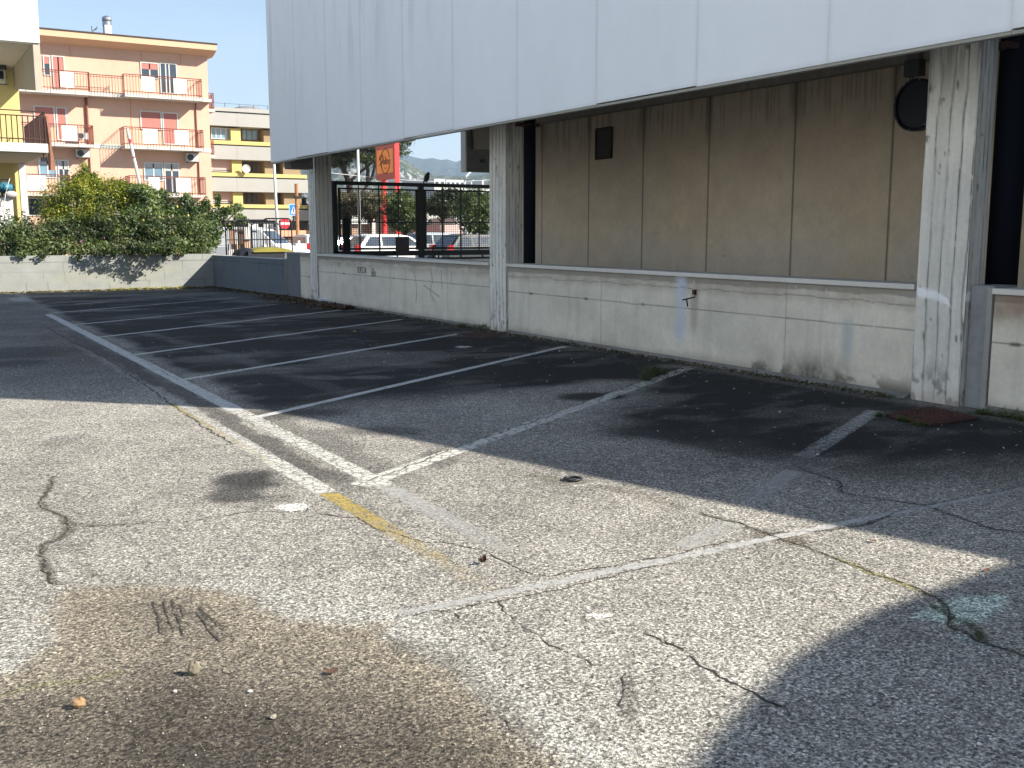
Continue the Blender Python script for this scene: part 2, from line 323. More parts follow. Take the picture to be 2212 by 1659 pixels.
    # dust and mortar droppings along the wall foot
    e=sm(.42,.05,8.45-X+.25*(fbm(X*3,Y*3,121)-.5)); c=mixc(c,[.17,.165,.15],e*.65*(.35+fbm(X*8,Y*8,123))*sm(4,6,Y))
    spk=sm(.965,.985,vn(X*28,Y*28,131))*sm(3,4,Y+.3*X-1); c=mixc(c,[.5,.5,.47],spk*.7)
    c=mixc(c,[.3,.28,.16],.7*sm(.25,.02,30.1-Y)*fbm(X*4,Y*4,141)*2*(X<7))
    ao=np.zeros_like(X); Pt=np.stack([X,Y,ao],-1)
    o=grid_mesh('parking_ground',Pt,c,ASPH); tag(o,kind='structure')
ASPH=asphalt_mat()
build_parking()
# surrounding land to the horizon, 6 cm lower
LAND=M('land',(.16,.15,.13),.95,noise=.3,nscale=.3)
tag(MB().mat(LAND).box((-4000,-600,-1.5),(5200,9000,-.06)).build('land'),kind='structure')
ROAD=M('road_asphalt',(.12,.12,.12),.9,noise=.2,nscale=20)
tag(MB().mat(ROAD).box((8.9,31,-.05),(80,58,0.01)).build('road'),kind='structure')
tag(MB().mat(M('yard_paving',(.13,.12,.11),.9,noise=.3,nscale=4)).box((-30,30.32,-.05),(8.6,61,.12)).build('pavement'),kind='structure')
# ------------------------------------------------------------------ road markings
WP=paint_mat('white_road_paint',(.56,.555,.53),.84)
YP=paint_mat('yellow_road_paint',(.55,.4,.08),1.02)
WPX=paint_mat('cracked_road_paint',(.6,.585,.53),.98,nscale=9,fine=60)
SZ=[.0008]
def strip(name,a,b,w,mat,cov0=.25,cov1=.25,z=None,seg=40,jit=.006,ragged=.5,am0=1,am1=1):
    SZ[0]+=.00003; z=SZ[0]
    a=Vector((a[0],a[1],0)); b=Vector((b[0],b[1],0)); d=b-a; L_=d.length; n=Vector((-d.y,d.x,0)).normalized()
    P=[];C=[]
    for i in range(seg+1):
        t=i/seg; row=[];cr_=[]
        for j in range(5):
            s=(j/4-.5)*w; q=a+d*t+n*(s+random.uniform(-jit,jit)); row.append((q.x,q.y,z))
            cv=cov0+(cov1-cov0)*t-(.18*ragged if j in (0,4) else 0)-(.2*ragged if i in (0,seg) else 0); cr_.append((max(cv+.0,0),am0+(am1-am0)*t,1))
        P.append(row);C.append(cr_)
    return tag(grid_mesh(name,np.array(P),np.array(C),mat),kind='structure')
g=lambda f,x,y:G(*f(x,y))[:2]
idn=lambda x,y:(x,y)
strip('road_marking',(2.60,22.0),(2.60,9.2),.15,WP,.34,.42,seg=90,am0=.95)
strip('road_marking',(2.60,9.2),(2.60,5.9),.15,WPX,.36,.42,seg=70)
strip('road_marking',(2.6,5.88),(2.58,4.35),.14,WP,.3,.22,am0=.62,am1=.3)
strip('road_marking',(2.22,10.6),(2.22,5.95),.15,WPX,.12,.42,seg=60)
strip('road_marking',(2.21,15.5),(2.22,10.6),.12,WPX,.0,.15,seg=60)
strip('road_marking',(2.22,5.93),(2.22,3.85),.12,YP,.42,.05,seg=40,am0=.85,am1=.25)
strip('road_marking',(2.17,9.9),(2.19,6.9),.06,YP,.25,.05,seg=40,am0=.7,am1=.6)
BR=.012
for (f,a,b,w,c0,c1) in [(zA,(290,205),(1450,110),.1,.2,.05),(zA,(400,280),(830,240),.1,.3,.2),(zA,(830,240),(1700,150),.1,.1,.0),(zA,(575,355),(2090,185),.1,.3,.4),(zA,(780,465),(2470,242),.1,.32,.42),
     (idn,(385,822),(1018,717),.1,.3,.45),(idn,(548,903),(1222,748),.1,.45,.42)]:
    strip('road_marking',g(f,*a),g(f,*b),w,WP,c0+.1,c1+.08)
strip('road_marking',G(775,1049)[:2],G(1496,792)[:2],.155,WPX,.6,.2,seg=60)
strip('road_marking',g(z7,300,1500),g(z7,800,1180),.15,WP,.1,.2,am0=.45,am1=.85)
strip('road_marking',g(zE,100,470),g(zE,370,340),.14,WP,.3,.25,am0=.5,am1=.35)
strip('road_marking',g(zE,470,220),g(zE,700,60),.14,WP,.3,.3,am0=.35,am1=.45)
strip('road_marking',g(z2,130,1245),g(z2,190,1275),.45,WP,.15,.1)
strip('road_marking',g(z2,190,1278),g(z2,560,1258),.1,WP,.05,.0)
strip('road_marking',g(z2,600,1297),g(z2,860,1279),.1,WP,.3,.15)
for a,b in (((1010,1205),(1390,1183)),((1100,1192),(1560,1178)),((1250,1238),(1700,1210)),((1000,1225),(1300,1208))): strip('road_marking',g(z2,*a),g(z2,*b),.09,WP,.12,.08)
strip('road_marking',(1.74,3.835),(4.35,3.83),.065,WP,.28,.33,seg=90,jit=.011,am0=.65,am1=.9)
strip('road_marking',(4.35,3.83),(6.9,3.8),.065,WP,.3,.25,seg=50,am0=.8,am1=.5)
# cracks
CRK=M('crack_dark',(.028,.024,.018),.95,noise=.3,nscale=30)  # dark colour of the flat crack strips
CZ=[.0019]
def crack(pts,w=.012,z=None,jit=.011):
    CZ[0]+=.00003; z=CZ[0]; w*=.95
    pts=[Vector(G(*p)) for p in pts]; P=[]
    out=[]
    for a,b in zip(pts[:-1],pts[1:]):
        n=max(2,int((b-a).length/.022))
        for i in range(n): out.append(a.lerp(b,i/n))
    out.append(pts[-1]); V=[];Fc=[]; off=0
    for i,p in enumerate(out):
        t=(out[min(i+1,len(out)-1)]-out[max(i-1,0)]).normalized(); n=Vector((-t.y,t.x,0))
        off=off*.82+random.uniform(-jit,jit); ww=w*random.uniform(.1,1.25)*(.55+.7*vn(np.array(p.x*3.1),np.array(p.y*3.1),7))
        if i in (0,len(out)-1): ww=.001
        V+=[tuple(p+n*(off+ww/2)+Vector((0,0,z))),tuple(p+n*(off-ww/2)+Vector((0,0,z)))]
        if i: k=2*i; Fc.append((k-2,k-1,k+1,k))
    mb=MB().mat(CRK); mb.add(V,Fc); tag(mb.build('crack'),kind='structure')
Zs=lambda f,pts:[f(*p) for p in pts]
crack(Zs(zB,[(0,1190),(120,1215),(230,1212)])+Zs(zB,[(290,1245),(370,1295),(450,1310),(540,1345),(640,1365),(820,1375),(940,1400),(1020,1420),(1100,1465)])+Zs(zD,[(1150,280),(1230,315),(1400,345),(1480,330),(1700,290),(1950,250),(2212,210)])+Zs(zE,[(200,460),(420,430)]),.013)
crack(Zs(zC,[(1880,105),(1770,160),(1760,185),(1560,180),(1380,190),(1200,215),(1050,240),(820,245),(600,268),(450,275)]),.009)
crack(Zs(zC,[(-60,250),(0,245),(150,210),(250,178)]),.01); crack(Zs(zC,[(380,215),(560,210),(700,205)]),.007)
crack(Zs(zC,[(310,-20),(275,60),(240,130),(262,170),(370,215),(405,290),(330,345),(235,378),(225,430),(262,500),(275,555),(330,600)]),.012)
crack(Zs(zA,[(-50,1137),(0,1135),(420,1130),(620,1100),(900,1065),(1200,1035),(1480,1005)]),.012)
crack(Zs(zD,[(1080,490),(1110,560),(1200,600),(1330,700),(1420,770),(1530,830),(1700,910)]),.009)
crack(Zs(zD,[(820,560),(860,610)]),.01)
crack(Zs(zD,[(2000,700),(2100,730),(2150,765)])+Zs(zE,[(0,970),(100,1030),(170,1090),(280,1160),(400,1220),(530,1280),(700,1340)]),.013)
crack(Zs(zE,[(200,290),(400,340),(560,400),(740,460),(950,540),(1150,620),(1360,690),(1500,760),(1550,890),(1700,980),(1939,1050),(2060,1080)]),.012)
crack(Zs(zE,[(0,40),(240,42),(500,35)]),.008); crack(Zs(zE,[(0,110),(60,112)]),.008)
crack(Zs(zE,[(720,50),(930,110),(960,180),(1200,215),(1400,240),(1600,310),(1780,375),(1939,390)]),.014)
crack(Zs(zE,[(560,400),(800,385),(930,372),(1070,345),(1250,290),(1400,250),(1700,190),(1939,140)]),.014)
crack(Zs(zD,[(560,592),(800,555),(1080,500),(1400,430),(1700,370),(2000,300),(2212,265)]),.010)
crack(Zs(zD,[(1130,1220),(1190,1290),(1230,1330)]),.010)
crack(Zs(zD,[(1890,940),(1870,1010),(1885,1100),(1880,1180)]),.008)
crack([(90,700),(140,730),(230,775),(330,845),(415,905),(500,960)],.02)
crack([(775,1049),(860,1018),(960,975),(1080,935),(1180,900),(1280,862),(1380,825)],.02)
crack([(385,822),(330,790),(260,750)],.01)
for pts in ([(880,700),(905,780),(930,890)],[(935,700),(950,760),(985,860)],[(985,690),(1010,770),(1050,900)],[(1130,770),(1200,860),(1270,940)],[(1150,740),(1240,820),(1290,870)],[(1040,720),(1060,800)]): crack(Zs(zC,pts),.008,jit=.003)
# ------------------------------------------------------------------ walls beside the bays
def wall_face(name,Y0,Y1,zt,parent,X=8.4,seed=0,joints=(),hj=None,extra=None,base=(.64,.605,.52),res=.013):
    ys=np.arange(Y0,Y1+res*.5,(Y1-Y0)/max(2,round((Y1-Y0)/res))); zs=np.linspace(0,zt,int(zt/res)+2)
    Yg,Zg=np.meshgrid(ys,zs); c=np.zeros(Yg.shape+(3,))+np.array(base)
    c*=(1+.28*(fbm(Yg*.8,Zg*1.5,seed)-.5)+.14*(fbm(Yg*6,Zg*7,seed+3)-.5))[...,None]
    c=mixc(c,[.72,.67,.57],.5*sm(.45,.65,fbm(Yg*.7+5,Zg*1.1,seed+7)))
    streak=fbm(Yg*9,Zg*.8,seed+9); c=mixc(c,[.33,.32,.3],.22*sm(.55,.8,streak))
    for j in joints: c=mixc(c,[.2,.19,.17],.6*sm(.009,.003,np.abs(Yg-j+.006*(fbm(Zg*6,Zg*0,seed)-.5))))
    if hj is not None:
        dz=np.abs(Zg-hj-.02*(fbm(Yg*1.2,Yg*0,seed+1)-.5)); c=mixc(c,[.1,.1,.09],.8*sm(.010,.003,dz)*(.5+.7*fbm(Yg*4,Yg*0,seed+2)))
        knots=sm(.9,.97,vn(Yg*5.5,Yg*0+3,seed+5)); c=mixc(c,[.08,.08,.07],.8*knots*sm(.025,.008,dz))
    # darker wavy-edged band just under the coping and darker brown foot
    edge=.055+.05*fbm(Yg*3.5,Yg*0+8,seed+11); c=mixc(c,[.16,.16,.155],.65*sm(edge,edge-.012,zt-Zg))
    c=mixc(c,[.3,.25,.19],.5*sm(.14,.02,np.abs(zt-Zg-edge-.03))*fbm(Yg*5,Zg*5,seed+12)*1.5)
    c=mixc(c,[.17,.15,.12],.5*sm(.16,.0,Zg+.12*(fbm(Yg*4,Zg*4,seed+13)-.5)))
    if extra: c=extra(Yg,Zg,c)
    P=np.stack([np.full(Yg.shape,X),Yg,Zg],-1)
    return grid_mesh(name,P,c,ATT,parent)
def low_wall(label,Y0,Y1,seed,joints,hj,extra=None,cop=True,zt=1.05):
    e=empty('concrete_wall',(8.55,(Y0+Y1)/2,0),label,'wall','low concrete walls under the overhang')
    wall_face('wall_face',Y0,Y1,zt,e,seed=seed,joints=joints,hj=hj,extra=extra)
    MB().mat(CONC).box((8.404,Y0,-.02),(8.68,Y1,zt)).build('wall_core',e)
    if cop: MB().mat(MARBLE).box((8.355,Y0+.0,zt+.002),(8.74,Y1,zt+.052)).build('coping',e,bevel=.004)
    MB().mat(M('mortar_kerb',(.2,.195,.18),.95,noise=.35,nscale=18,bump=.8,bscale=40)).prism([(8.398,0.002),(8.398,.05),(8.34,.035),(8.27,.002)],1,Y0,Y1).build('plinth',e)
    return e
def ex2(Y,Z,c):
    # mould bloom, washed blue paint, tap stain, hairline crack
    c=mixc(c,[.06,.06,.053],.85*sm(.5,.2,np.abs(Y-7.75+.3*(fbm(Y*3,Z*3,3)-.5))*.8)*sm(.42,.08,Z)*(.15+1.2*fbm(Y*11,Z*6,5)))
    c=mixc(c,[.07,.065,.05],.75*sm(.24,.04,Z)*sm(.42,.6,fbm(Y*7,Z*9,7))*(Y<8.7))
    c=mixc(c,[.05,.05,.045],.5*sm(.25,.02,np.abs(Y-8.5))*sm(.4,.1,Z)*fbm(Y*12,Z*4,8))
    k=sm(.16,.02,np.abs(Y-9.97-.05*(fbm(Z*3,Z,9)-.5)))*sm(.15,.4,Z)*(.45+.8*fbm(Y*9,Z*3,11)); c=mixc(c,[.5,.57,.68],.85*k)
    k=sm(.12,.02,np.abs(Y-7.33))*sm(.2,.4,Z)*sm(.85,.6,Z); c=mixc(c,[.42,.44,.45],.7*k)
    c=mixc(c,[.2,.19,.17],.4*sm(.1,.02,np.abs(Y-9.72))*sm(.3,.5,Z)*(Z<.83))
    h=.905+.07*(fbm(Y*2.6,Y*0,13,5)-.5); c=mixc(c,[.2,.19,.17],.7*sm(.009,.003,np.abs(Z-h)))
    c=mixc(c,[.52,.53,.53],.5*sm(.04,.0,np.abs((Z-.6)-.4*(Y-10.6)))*(np.abs(Y-10.6)<.25)*fbm(Y*10,Z*10,17))
    c=mixc(c,[.66,.66,.64],.7*sm(.955,.98,vn(Y*30,Z*11,19))*(Z>.45))
    return c
def ex1(Y,Z,c):
    for pts in ([(16.9,.95),(16.85,.7),(16.95,.5),(16.8,.35)],[(16.5,.9),(16.45,.6)],[(17.6,.85),(17.5,.55),(17.55,.3)],[(17.2,.62),(16.6,.45)],[(16.1,.9),(16.12,.7)]):
        c=mixc(c,[.12,.11,.1],.55*sm(.02,.005,sdline(Y+.05*(fbm(Y*8,Z*8,3)-.5),Z,pts)))
    # chalk letters
    for pts in ([(20.0,.95),(20.02,.55),(20.1,.5)],[(20.0,.95),(19.8,.9),(19.8,.8)],[(19.35,.55),(19.25,.95),(19.1,.95),(19.0,.4)],[(19.33,.72),(19.05,.7)],[(18.8,.55),(18.7,.4)],[(18.6,.95),(18.45,.7)]):
        c=mixc(c,[.55,.56,.55],.5*sm(.02,.006,sdline(Y,Z,pts)))
    c=mixc(c,[.08,.08,.07],.8*sm(.012,.004,np.abs(Y-14.75))); return c
def ex3(Y,Z,c):
    c=mixc(c,[.2,.1,.05],.6*sm(.25,.02,np.abs(Z-.95))*fbm(Y*6,Z*6,3)*1.3); return c
w1=low_wall('concrete wall with black graffiti below the green gate, between the two thinner columns',14.72,22.62,11,(15.35+.9,18.7,21.6),.70,ex1)
w2=low_wall('long concrete wall with the rusty tap, black mould patch and pale blue wash',6.52,14.16,29,(8.2,11.65),.66,ex2)
w3=low_wall('short concrete wall with a rust-brown top at the right edge beyond the widest column',1.5,5.70,47,(3.6,),.62,ex3)
e=empty('concrete_wall',(8.5,23.9,0),'half grey-painted wall stub between the farthest column and the dark block wall','wall','low concrete walls under the overhang')
def exg(Y,Z,c):
    return mixc(c,[.17,.18,.2],sm(23.83,23.9,Y+.03*(fbm(Z*6,Z,3)-.5)))
wall_face('wall_face',23.12,24.85,1.07,e,seed=61,hj=.55,extra=exg); MB().mat(CONC).box((8.404,23.12,-.02),(8.68,24.85,1.07)).build('wall_core',e)
MB().mat(CONC).box((8.37,23.14,1.072),(8.72,24.88,1.1)).build('coping',e)
# graffiti letters as thin paint on wall 1
def text(name,body,parent,mat,loc,size,rot,shear=0,ext=.0015,font_bold=0,sx=1.0):
    cu=bpy.data.curves.new(name,'FONT'); cu.body=body; cu.size=size; cu.extrude=ext; cu.shear=shear; cu.offset=font_bold; cu.space_character=1.0
    ob=bpy.data.objects.new('tmp',cu); COL.objects.link(ob); bpy.context.view_layer.update()
    me=bpy.data.meshes.new_from_object(ob.evaluated_get(bpy.context.evaluated_depsgraph_get())); bpy.data.objects.remove(ob)
    me.name=name; me.materials.clear(); me.materials.append(mat)
    me.transform(Matrix.Translation(loc)@Matrix(rot).to_4x4()@Matrix.Diagonal((sx,1,1,1)))
    return part(name,me,parent)
# text reading direction -Y, up +Z, on a face looking to -X
ROTW=Matrix(((0,0,-1),(-1,0,0),(0,1,0)))
GRF=M('faded_marker',(.07,.07,.07),.8,noise=.3,nscale=30)
text('graffiti','BURSON',w1,GRF,Vector((8.396,20.35,.74)),.2,ROTW,font_bold=-.004,sx=.62)
text('graffiti','6Bo',w1,GRF,Vector((8.396,19.62,.7)),.24,ROTW,font_bold=-.004,sx=.62)
text('graffiti','TVB',w1,M('fainter_marker',(.22,.21,.2),.8),Vector((8.396,21.5,.83)),.17,ROTW,font_bold=-.005,sx=.8)
# columns ---------------------------------------------------------
def column(label,Y0,Y1,X0,X1,seed,nb,paint=False,top=4.3):
    e=empty('concrete_column',((X0+X1)/2,(Y0+Y1)/2,0),label,'column','board-marked concrete columns')
    res=.0125; zs=np.linspace(0,top,int(top/.02)); 
    def face(U,Z,s,wd):
        c=np.zeros(U.shape+(3,))+np.array([.66,.65,.6]); t=U/wd*nb+.6*(fbm(Z*.9,Z*0+2,s+1)-.5)+.25*(fbm(U*20,Z*2.5,s+1)-.5); bi=np.floor(t)
        c*=(1+.16*(_h(bi.astype(np.int64),bi.astype(np.int64)*0+s,3)-.5)+.22*(fbm(U*40,Z*1.6,s+2)-.5)+.3*(fbm(U*5,Z*1.2,s+4)-.5))[...,None]
        fr=t-bi; ed=np.minimum(fr,1-fr); wj=.05+.12*fbm(Z*2.2,Z*0+bi,s+5)
        c=mixc(c,[.105,.105,.105],.9*sm(wj,wj*.25,ed)*(.1+1.25*fbm(Z*2.2,bi*3.3,s+6)))
        kn=sm(.86,.93,vn(U*14,Z*6.5,s+7))*sm(.35,.6,vn(U*45,Z*20,s+8)); c=mixc(c,[.085,.085,.08],.75*kn)
        c=mixc(c,[.13,.13,.12],.55*sm(.42,.62,fbm(U*14+3,Z*1.1,s+9))*sm(2.6,3.3,Z))
        c=mixc(c,[.1,.1,.09],.65*sm(.5,.62,fbm(U*9,Z*8,s+10))*sm(.5,.1,Z)); c=mixc(c,[.34,.27,.2],.4*sm(.16,.02,Z))
        if paint:
            sp=sdpoly(U+.03*(fbm(U*20,Z*20,5)-.5),Z,[(wd-.01,1.08),(wd-.01,.99),(wd-.22,.965),(wd-.40,.90),(wd-.34,.985),(wd-.2,1.06)])
            c=mixc(c,[.92,.94,.97],.95*sm(.01,-.015,sp)*(.45+.8*fbm(U*14,Z*50,7)))
        return c
    us=np.linspace(0,Y1-Y0,max(3,int((Y1-Y0)/res))); U,Z=np.meshgrid(us,zs)
    ch=.02
    rip=.007*(fbm(U*18,Z*.5,seed)-.5)
    grid_mesh('shaft_face',np.stack([X0+rip,Y0+U,Z],-1),face(U,Z,seed,Y1-Y0),ATT,e,smooth=True)
    us=np.linspace(0,X1-X0,max(3,int((X1-X0)/res))); U,Z=np.meshgrid(us,zs)
    grid_mesh('shaft_side',np.stack([X0+.0035+U,np.full(U.shape,Y0-.002),Z],-1),face(U,Z,seed+31,X1-X0)*.9,ATT,e)  # side face slightly darkened, its shade put into the colour
    MB().mat(CONC).box((X0+.006,Y0,-.02),(X1,Y1-.003,top)).build('shaft_core',e)
    return e
column('widest board-marked concrete column at the right with a white paint smear',5.97,6.50,8.37,8.60,5,4,True)
column('middle board-marked concrete column between the gate opening and the beige wall',14.18,14.70,8.37,8.66,77,5)
column('farthest board-marked concrete column, at the left end of the overhang',22.64,23.10,8.37,8.76,99,4)
# pier beside right column
e=empty('concrete_pier',(8.4,5.86,0),'narrow smooth grey concrete pier between the widest column and the right edge wall','pier')
MB().mat(M('grey_render',(.23,.24,.25),.85,noise=.3,nscale=9,bump=.3)).box((8.42,5.72,0),(8.75,5.955,1.12)).build('pier_body',e,bevel=.01)
MB().mat(CONC).box((8.385,5.715,0),(8.42,5.765,1.1)).build('edge_strip',e)
# black downpipes behind columns
for (Y,x0,x1,lab) in ((5.88,8.78,9.06,'black metal downpipe with a rusty clamp behind the widest column'),(14.0,8.67,8.86,'black metal downpipe behind the middle column')):
    e=empty('downpipe',((x0+x1)/2,Y+.12,0),lab,'pipe','black downpipes behind the columns')
    MB().mat(M('pipe_black',(.004,.006,.012),.85,spec=.1)).cyl(((x0+x1)/2,Y+.12,.9),(x1-x0)/2,3.6,n=20).build('pipe',e,smooth=True)
    MB().mat(M('pipe_clamp_rust',(.05,.022,.016),.85)).box((x0-.14,Y+.03,3.22),(x1+.04,Y+.2,3.27)).build('clamp',e)
# block walls ---------------------------------------------------------
def block_face(name,P0,du,L_,zt,parent,seed,base,dark=.5):
    """P0 start, du unit dir along wall"""
    res=.025; us=np.linspace(0,L_,int(L_/res)); zs=np.linspace(0,zt,int(zt/res)+1); U,Z=np.meshgrid(us,zs)
    c=np.zeros(U.shape+(3,))+np.array(base); c*=(1+.2*(fbm(U*.6,Z*1.3,seed)-.5)+.1*(fbm(U*8,Z*8,seed+1)-.5))[...,None]
    h=.262; row=np.floor(Z/h); fz=np.abs(Z-np.round(Z/h)*h-.012*(fbm(U*1.1,U*0,seed+2)-.5))
    off=_h(row.astype(np.int64),row.astype(np.int64)*0,seed)*.5; bu=(U+off)/.52; fu=np.abs(bu-np.round(bu))*.52
    k=np.maximum(sm(.011,.003,fz)*(Z>.05),sm(.010,.003,fu+.008*(fbm(Z*9,U,seed+4)-.5)))
    c=mixc(c,[q*dark for q in base],.75*k*(.35+.9*fbm(U*2.5,Z*4,seed+3)))
    c=mixc(c,[base[0]*1.15,base[1]*1.1,base[2]*.9],.4*sm(.5,.65,fbm(U*.8,Z*2.5,seed+6)))
    c=mixc(c,[.3,.29,.2],.6*sm(.07,.0,Z)); 
    P=np.stack([P0[0]+du[0]*U,P0[1]+du[1]*U,Z],-1); return grid_mesh(name,P,c,ATT,parent)
e=empty('block_wall',(2,30.2,0),'pale grey painted block wall at the far end of the car park, under the hedge','wall')
block_face('wall_face',(-12,30.1,0),(1,0),20.0,.965,e,5,(.265,.275,.26)); MB().mat(M('block_core',(.33,.335,.32),.9,noise=.2,nscale=5)).box((-12,30.104,-.02),(8.1,30.3,.965)).build('wall_core',e)
e=empty('block_wall',(8.2,27.5,0),'dark blue-grey painted block wall meeting the pale one at the far corner','wall')
block_face('wall_face',(8.0,30.1,0),(.065,-1),5.22,.915,e,15,(.13,.155,.19),.5); 
mb=MB().mat(MATS['block_core']); mb.prism([(8.008,30.3),(8.2,30.3),(8.56,24.88),(8.344,24.88)],2,-.02,.915); mb.build('wall_core',e)
mb=MB().mat(M('render_lip',(.42,.42,.4),.9,noise=.2,nscale=9)); mb.prism([(7.985,30.2),(8.21,30.3),(8.57,24.9),(8.32,24.9)],2,.917,.933); mb.build('top_edge',e)
# ------------------------------------------------------------------ commercial building with hanging fascia
bld=empty('commercial_building',(14,14,0),'commercial building on columns with pale blue-white hanging panels and a beige back wall','building')
FB=3.08; FT=7.0
joints=[22.44,20.75,19.02,17.35,15.62,13.9,12.08,10.28,8.5,6.74,4.97,4.80]
for i,(a,b) in enumerate(zip(joints[:-1],joints[1:])):
    if a-b<.5: b=4.70
    y0,y1=b+.004,a-.004; us=np.linspace(0,y1-y0,max(3,int((y1-y0)/.05))); zs=np.linspace(FB+(.012 if i%3==1 else 0),FT,80); U,Z=np.meshgrid(us,zs)
    c=np.zeros(U.shape+(3,))+np.array([.77,.805,.85]); Yw=y0+U
    s=sm(.52,.72,fbm(Yw*3.2,Z*.35,3))*sm(3.6,5.6,Z)*sm(11,16,Yw); c=mixc(c,[.5,.52,.56],.45*s)
    s=fbm(Yw*1.1,Z*.3,7); c*=(1+.08*(s-.5))[...,None]
    c=mixc(c,[.45,.46,.47],.3*sm(.05,.0,Z-FB)); c=mixc(c,[.6,.6,.6],.3*sm(.02,0,np.minimum(U,y1-y0-U)))
    xo=7.3
    f=grid_mesh('fascia_panel',np.stack([np.full(U.shape,xo),Yw,Z],-1),c,PANEL,bld)
    MB().mat(M('panel_edge',(.6,.59,.53),.6,noise=.15,nscale=20)).box((xo+.002,y0,FB+(.012 if i%3==1 else 0)),(7.36,y1,FT)).build('panel_back',f)
    f.children[0].data.transform(Matrix.Identity(4))
    MB().mat(M('drip_profile',(.3,.3,.27),.6)).box((7.31,y0,FB-.028),(7.38,y1+.004,FB-.002)).build('drip_edge',f)
GJ=M('joint_grey',(.66,.69,.73),.7)
mb=MB().mat(GJ)
for y in joints[1:-1]: mb.box((7.302,y-.0039,FB+.0),(7.33,y+.0039,FT))
mb.build('panel_joint_strip',bld)
# structure of the upper floors
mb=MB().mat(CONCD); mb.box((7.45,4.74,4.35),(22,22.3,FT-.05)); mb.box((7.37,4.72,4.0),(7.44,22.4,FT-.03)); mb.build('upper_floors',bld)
mb=MB().mat(M('beam_concrete',(.27,.25,.22),.9,noise=.3,nscale=7,bump=.3)); mb.box((11.55,-2,3.77),(11.95,19.55,4.33)); mb.build('edge_beam',bld)
# beige back wall
def beige():
    ys=np.arange(0,19.42,.03); zs=np.linspace(0,3.77,126); Y,Z=np.meshgrid(ys,zs)
    c=np.zeros(Y.shape+(3,))+np.array([.68,.57,.43])
    c*=(1+.2*(fbm(Y*.7,Z*.7,3)-.5)+.12*(fbm(Y*9,Z*9,5)-.5))[...,None]
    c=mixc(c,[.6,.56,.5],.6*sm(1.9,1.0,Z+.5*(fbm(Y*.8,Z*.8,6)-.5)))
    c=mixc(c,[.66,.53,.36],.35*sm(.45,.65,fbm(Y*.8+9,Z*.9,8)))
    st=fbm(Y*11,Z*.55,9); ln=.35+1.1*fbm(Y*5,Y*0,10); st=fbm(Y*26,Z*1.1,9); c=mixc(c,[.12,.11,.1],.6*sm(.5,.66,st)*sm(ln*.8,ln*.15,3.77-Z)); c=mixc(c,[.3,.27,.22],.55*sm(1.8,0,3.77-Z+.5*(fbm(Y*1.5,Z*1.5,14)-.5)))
    for j in (18.83-.0,17.11,15.39,13.61,11.66,9.84,8.0,6.2,4.4): 
        y=j*.975; c=mixc(c,[.08,.07,.06],.85*sm(.022,.008,np.abs(Y-y))); c=mixc(c,[.08,.075,.07],.5*sm(.12,.02,np.abs(Y-y))*sm(.9,.1,3.77-Z))
    c=mixc(c,[.42,.38,.32],.6*sm(.94,.97,vn(Y*6,Z*14,11))*(Z<1.6))
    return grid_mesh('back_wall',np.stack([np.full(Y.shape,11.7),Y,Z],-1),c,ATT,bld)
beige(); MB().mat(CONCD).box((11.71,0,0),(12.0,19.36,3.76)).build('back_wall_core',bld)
# end beam block behind the gate opening
mb=MB().mat(M('end_beam_concrete',(.16,.16,.16),.9,noise=.25,nscale=6,bump=.3)); mb.box((12.04,22.25,3.02),(15.5,22.45,4.4)); mb.build('end_beam',bld)
mb=MB().mat(M('end_beam_face',(.26,.24,.2),.9,noise=.25,nscale=9)); mb.box((12.2,22.18,3.55),(15.4,22.247,4.3)); mb.build('end_beam_board',bld)
mb=MB().mat(WHITE); mb.box((12.0,22.24,3.02),(12.036,22.47,4.4)); mb.build('end_beam_lit_edge',bld)  # white strip paints the lit left edge of the beam
mb=MB().mat(BLACK); mb.cyl((12.48,22.2,3.28),.05,.06,1,16); mb.build('end_beam_hole',bld)
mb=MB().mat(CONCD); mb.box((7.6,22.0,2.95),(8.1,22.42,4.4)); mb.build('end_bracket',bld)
# vent grille
v0=PX(1291,280,11.7); v1=PX(1323,340,11.7)
e=part('vent',MB().mat(BLACK).box((11.68,v0[1],v0[2]),(11.697,v1[1],v1[2])).build('x').data,bld); bpy.data.objects.remove([o for o in COL.objects if o.name.startswith('x')][0])
mb=MB().mat(M('vent_slat',(.016,.016,.018),.6))
for k in range(11): z=v1[2]+(k+.5)*(v0[2]-v1[2])/11; mb.box((11.655,v1[1]+.03,z-.008),(11.679,v0[1]-.03,z+.012))
mb.build('vent_slats',e); 
mb=MB().mat(M('dark_rust_frame',(.03,.015,.014),.8))
for a,b in (((v1[1]-.01,v1[2]-.02),(v0[1]+.01,v1[2]+.02)),((v1[1]-.01,v0[2]-.02),(v0[1]+.01,v0[2]+.02)),((v1[1]-.015,v1[2]),(v1[1]+.02,v0[2])),((v0[1]-.02,v1[2]),(v0[1]+.015,v0[2]))): mb.box((11.65,a[0],a[1]),(11.69,b[0],b[1]))
mb.build('vent_frame',e)
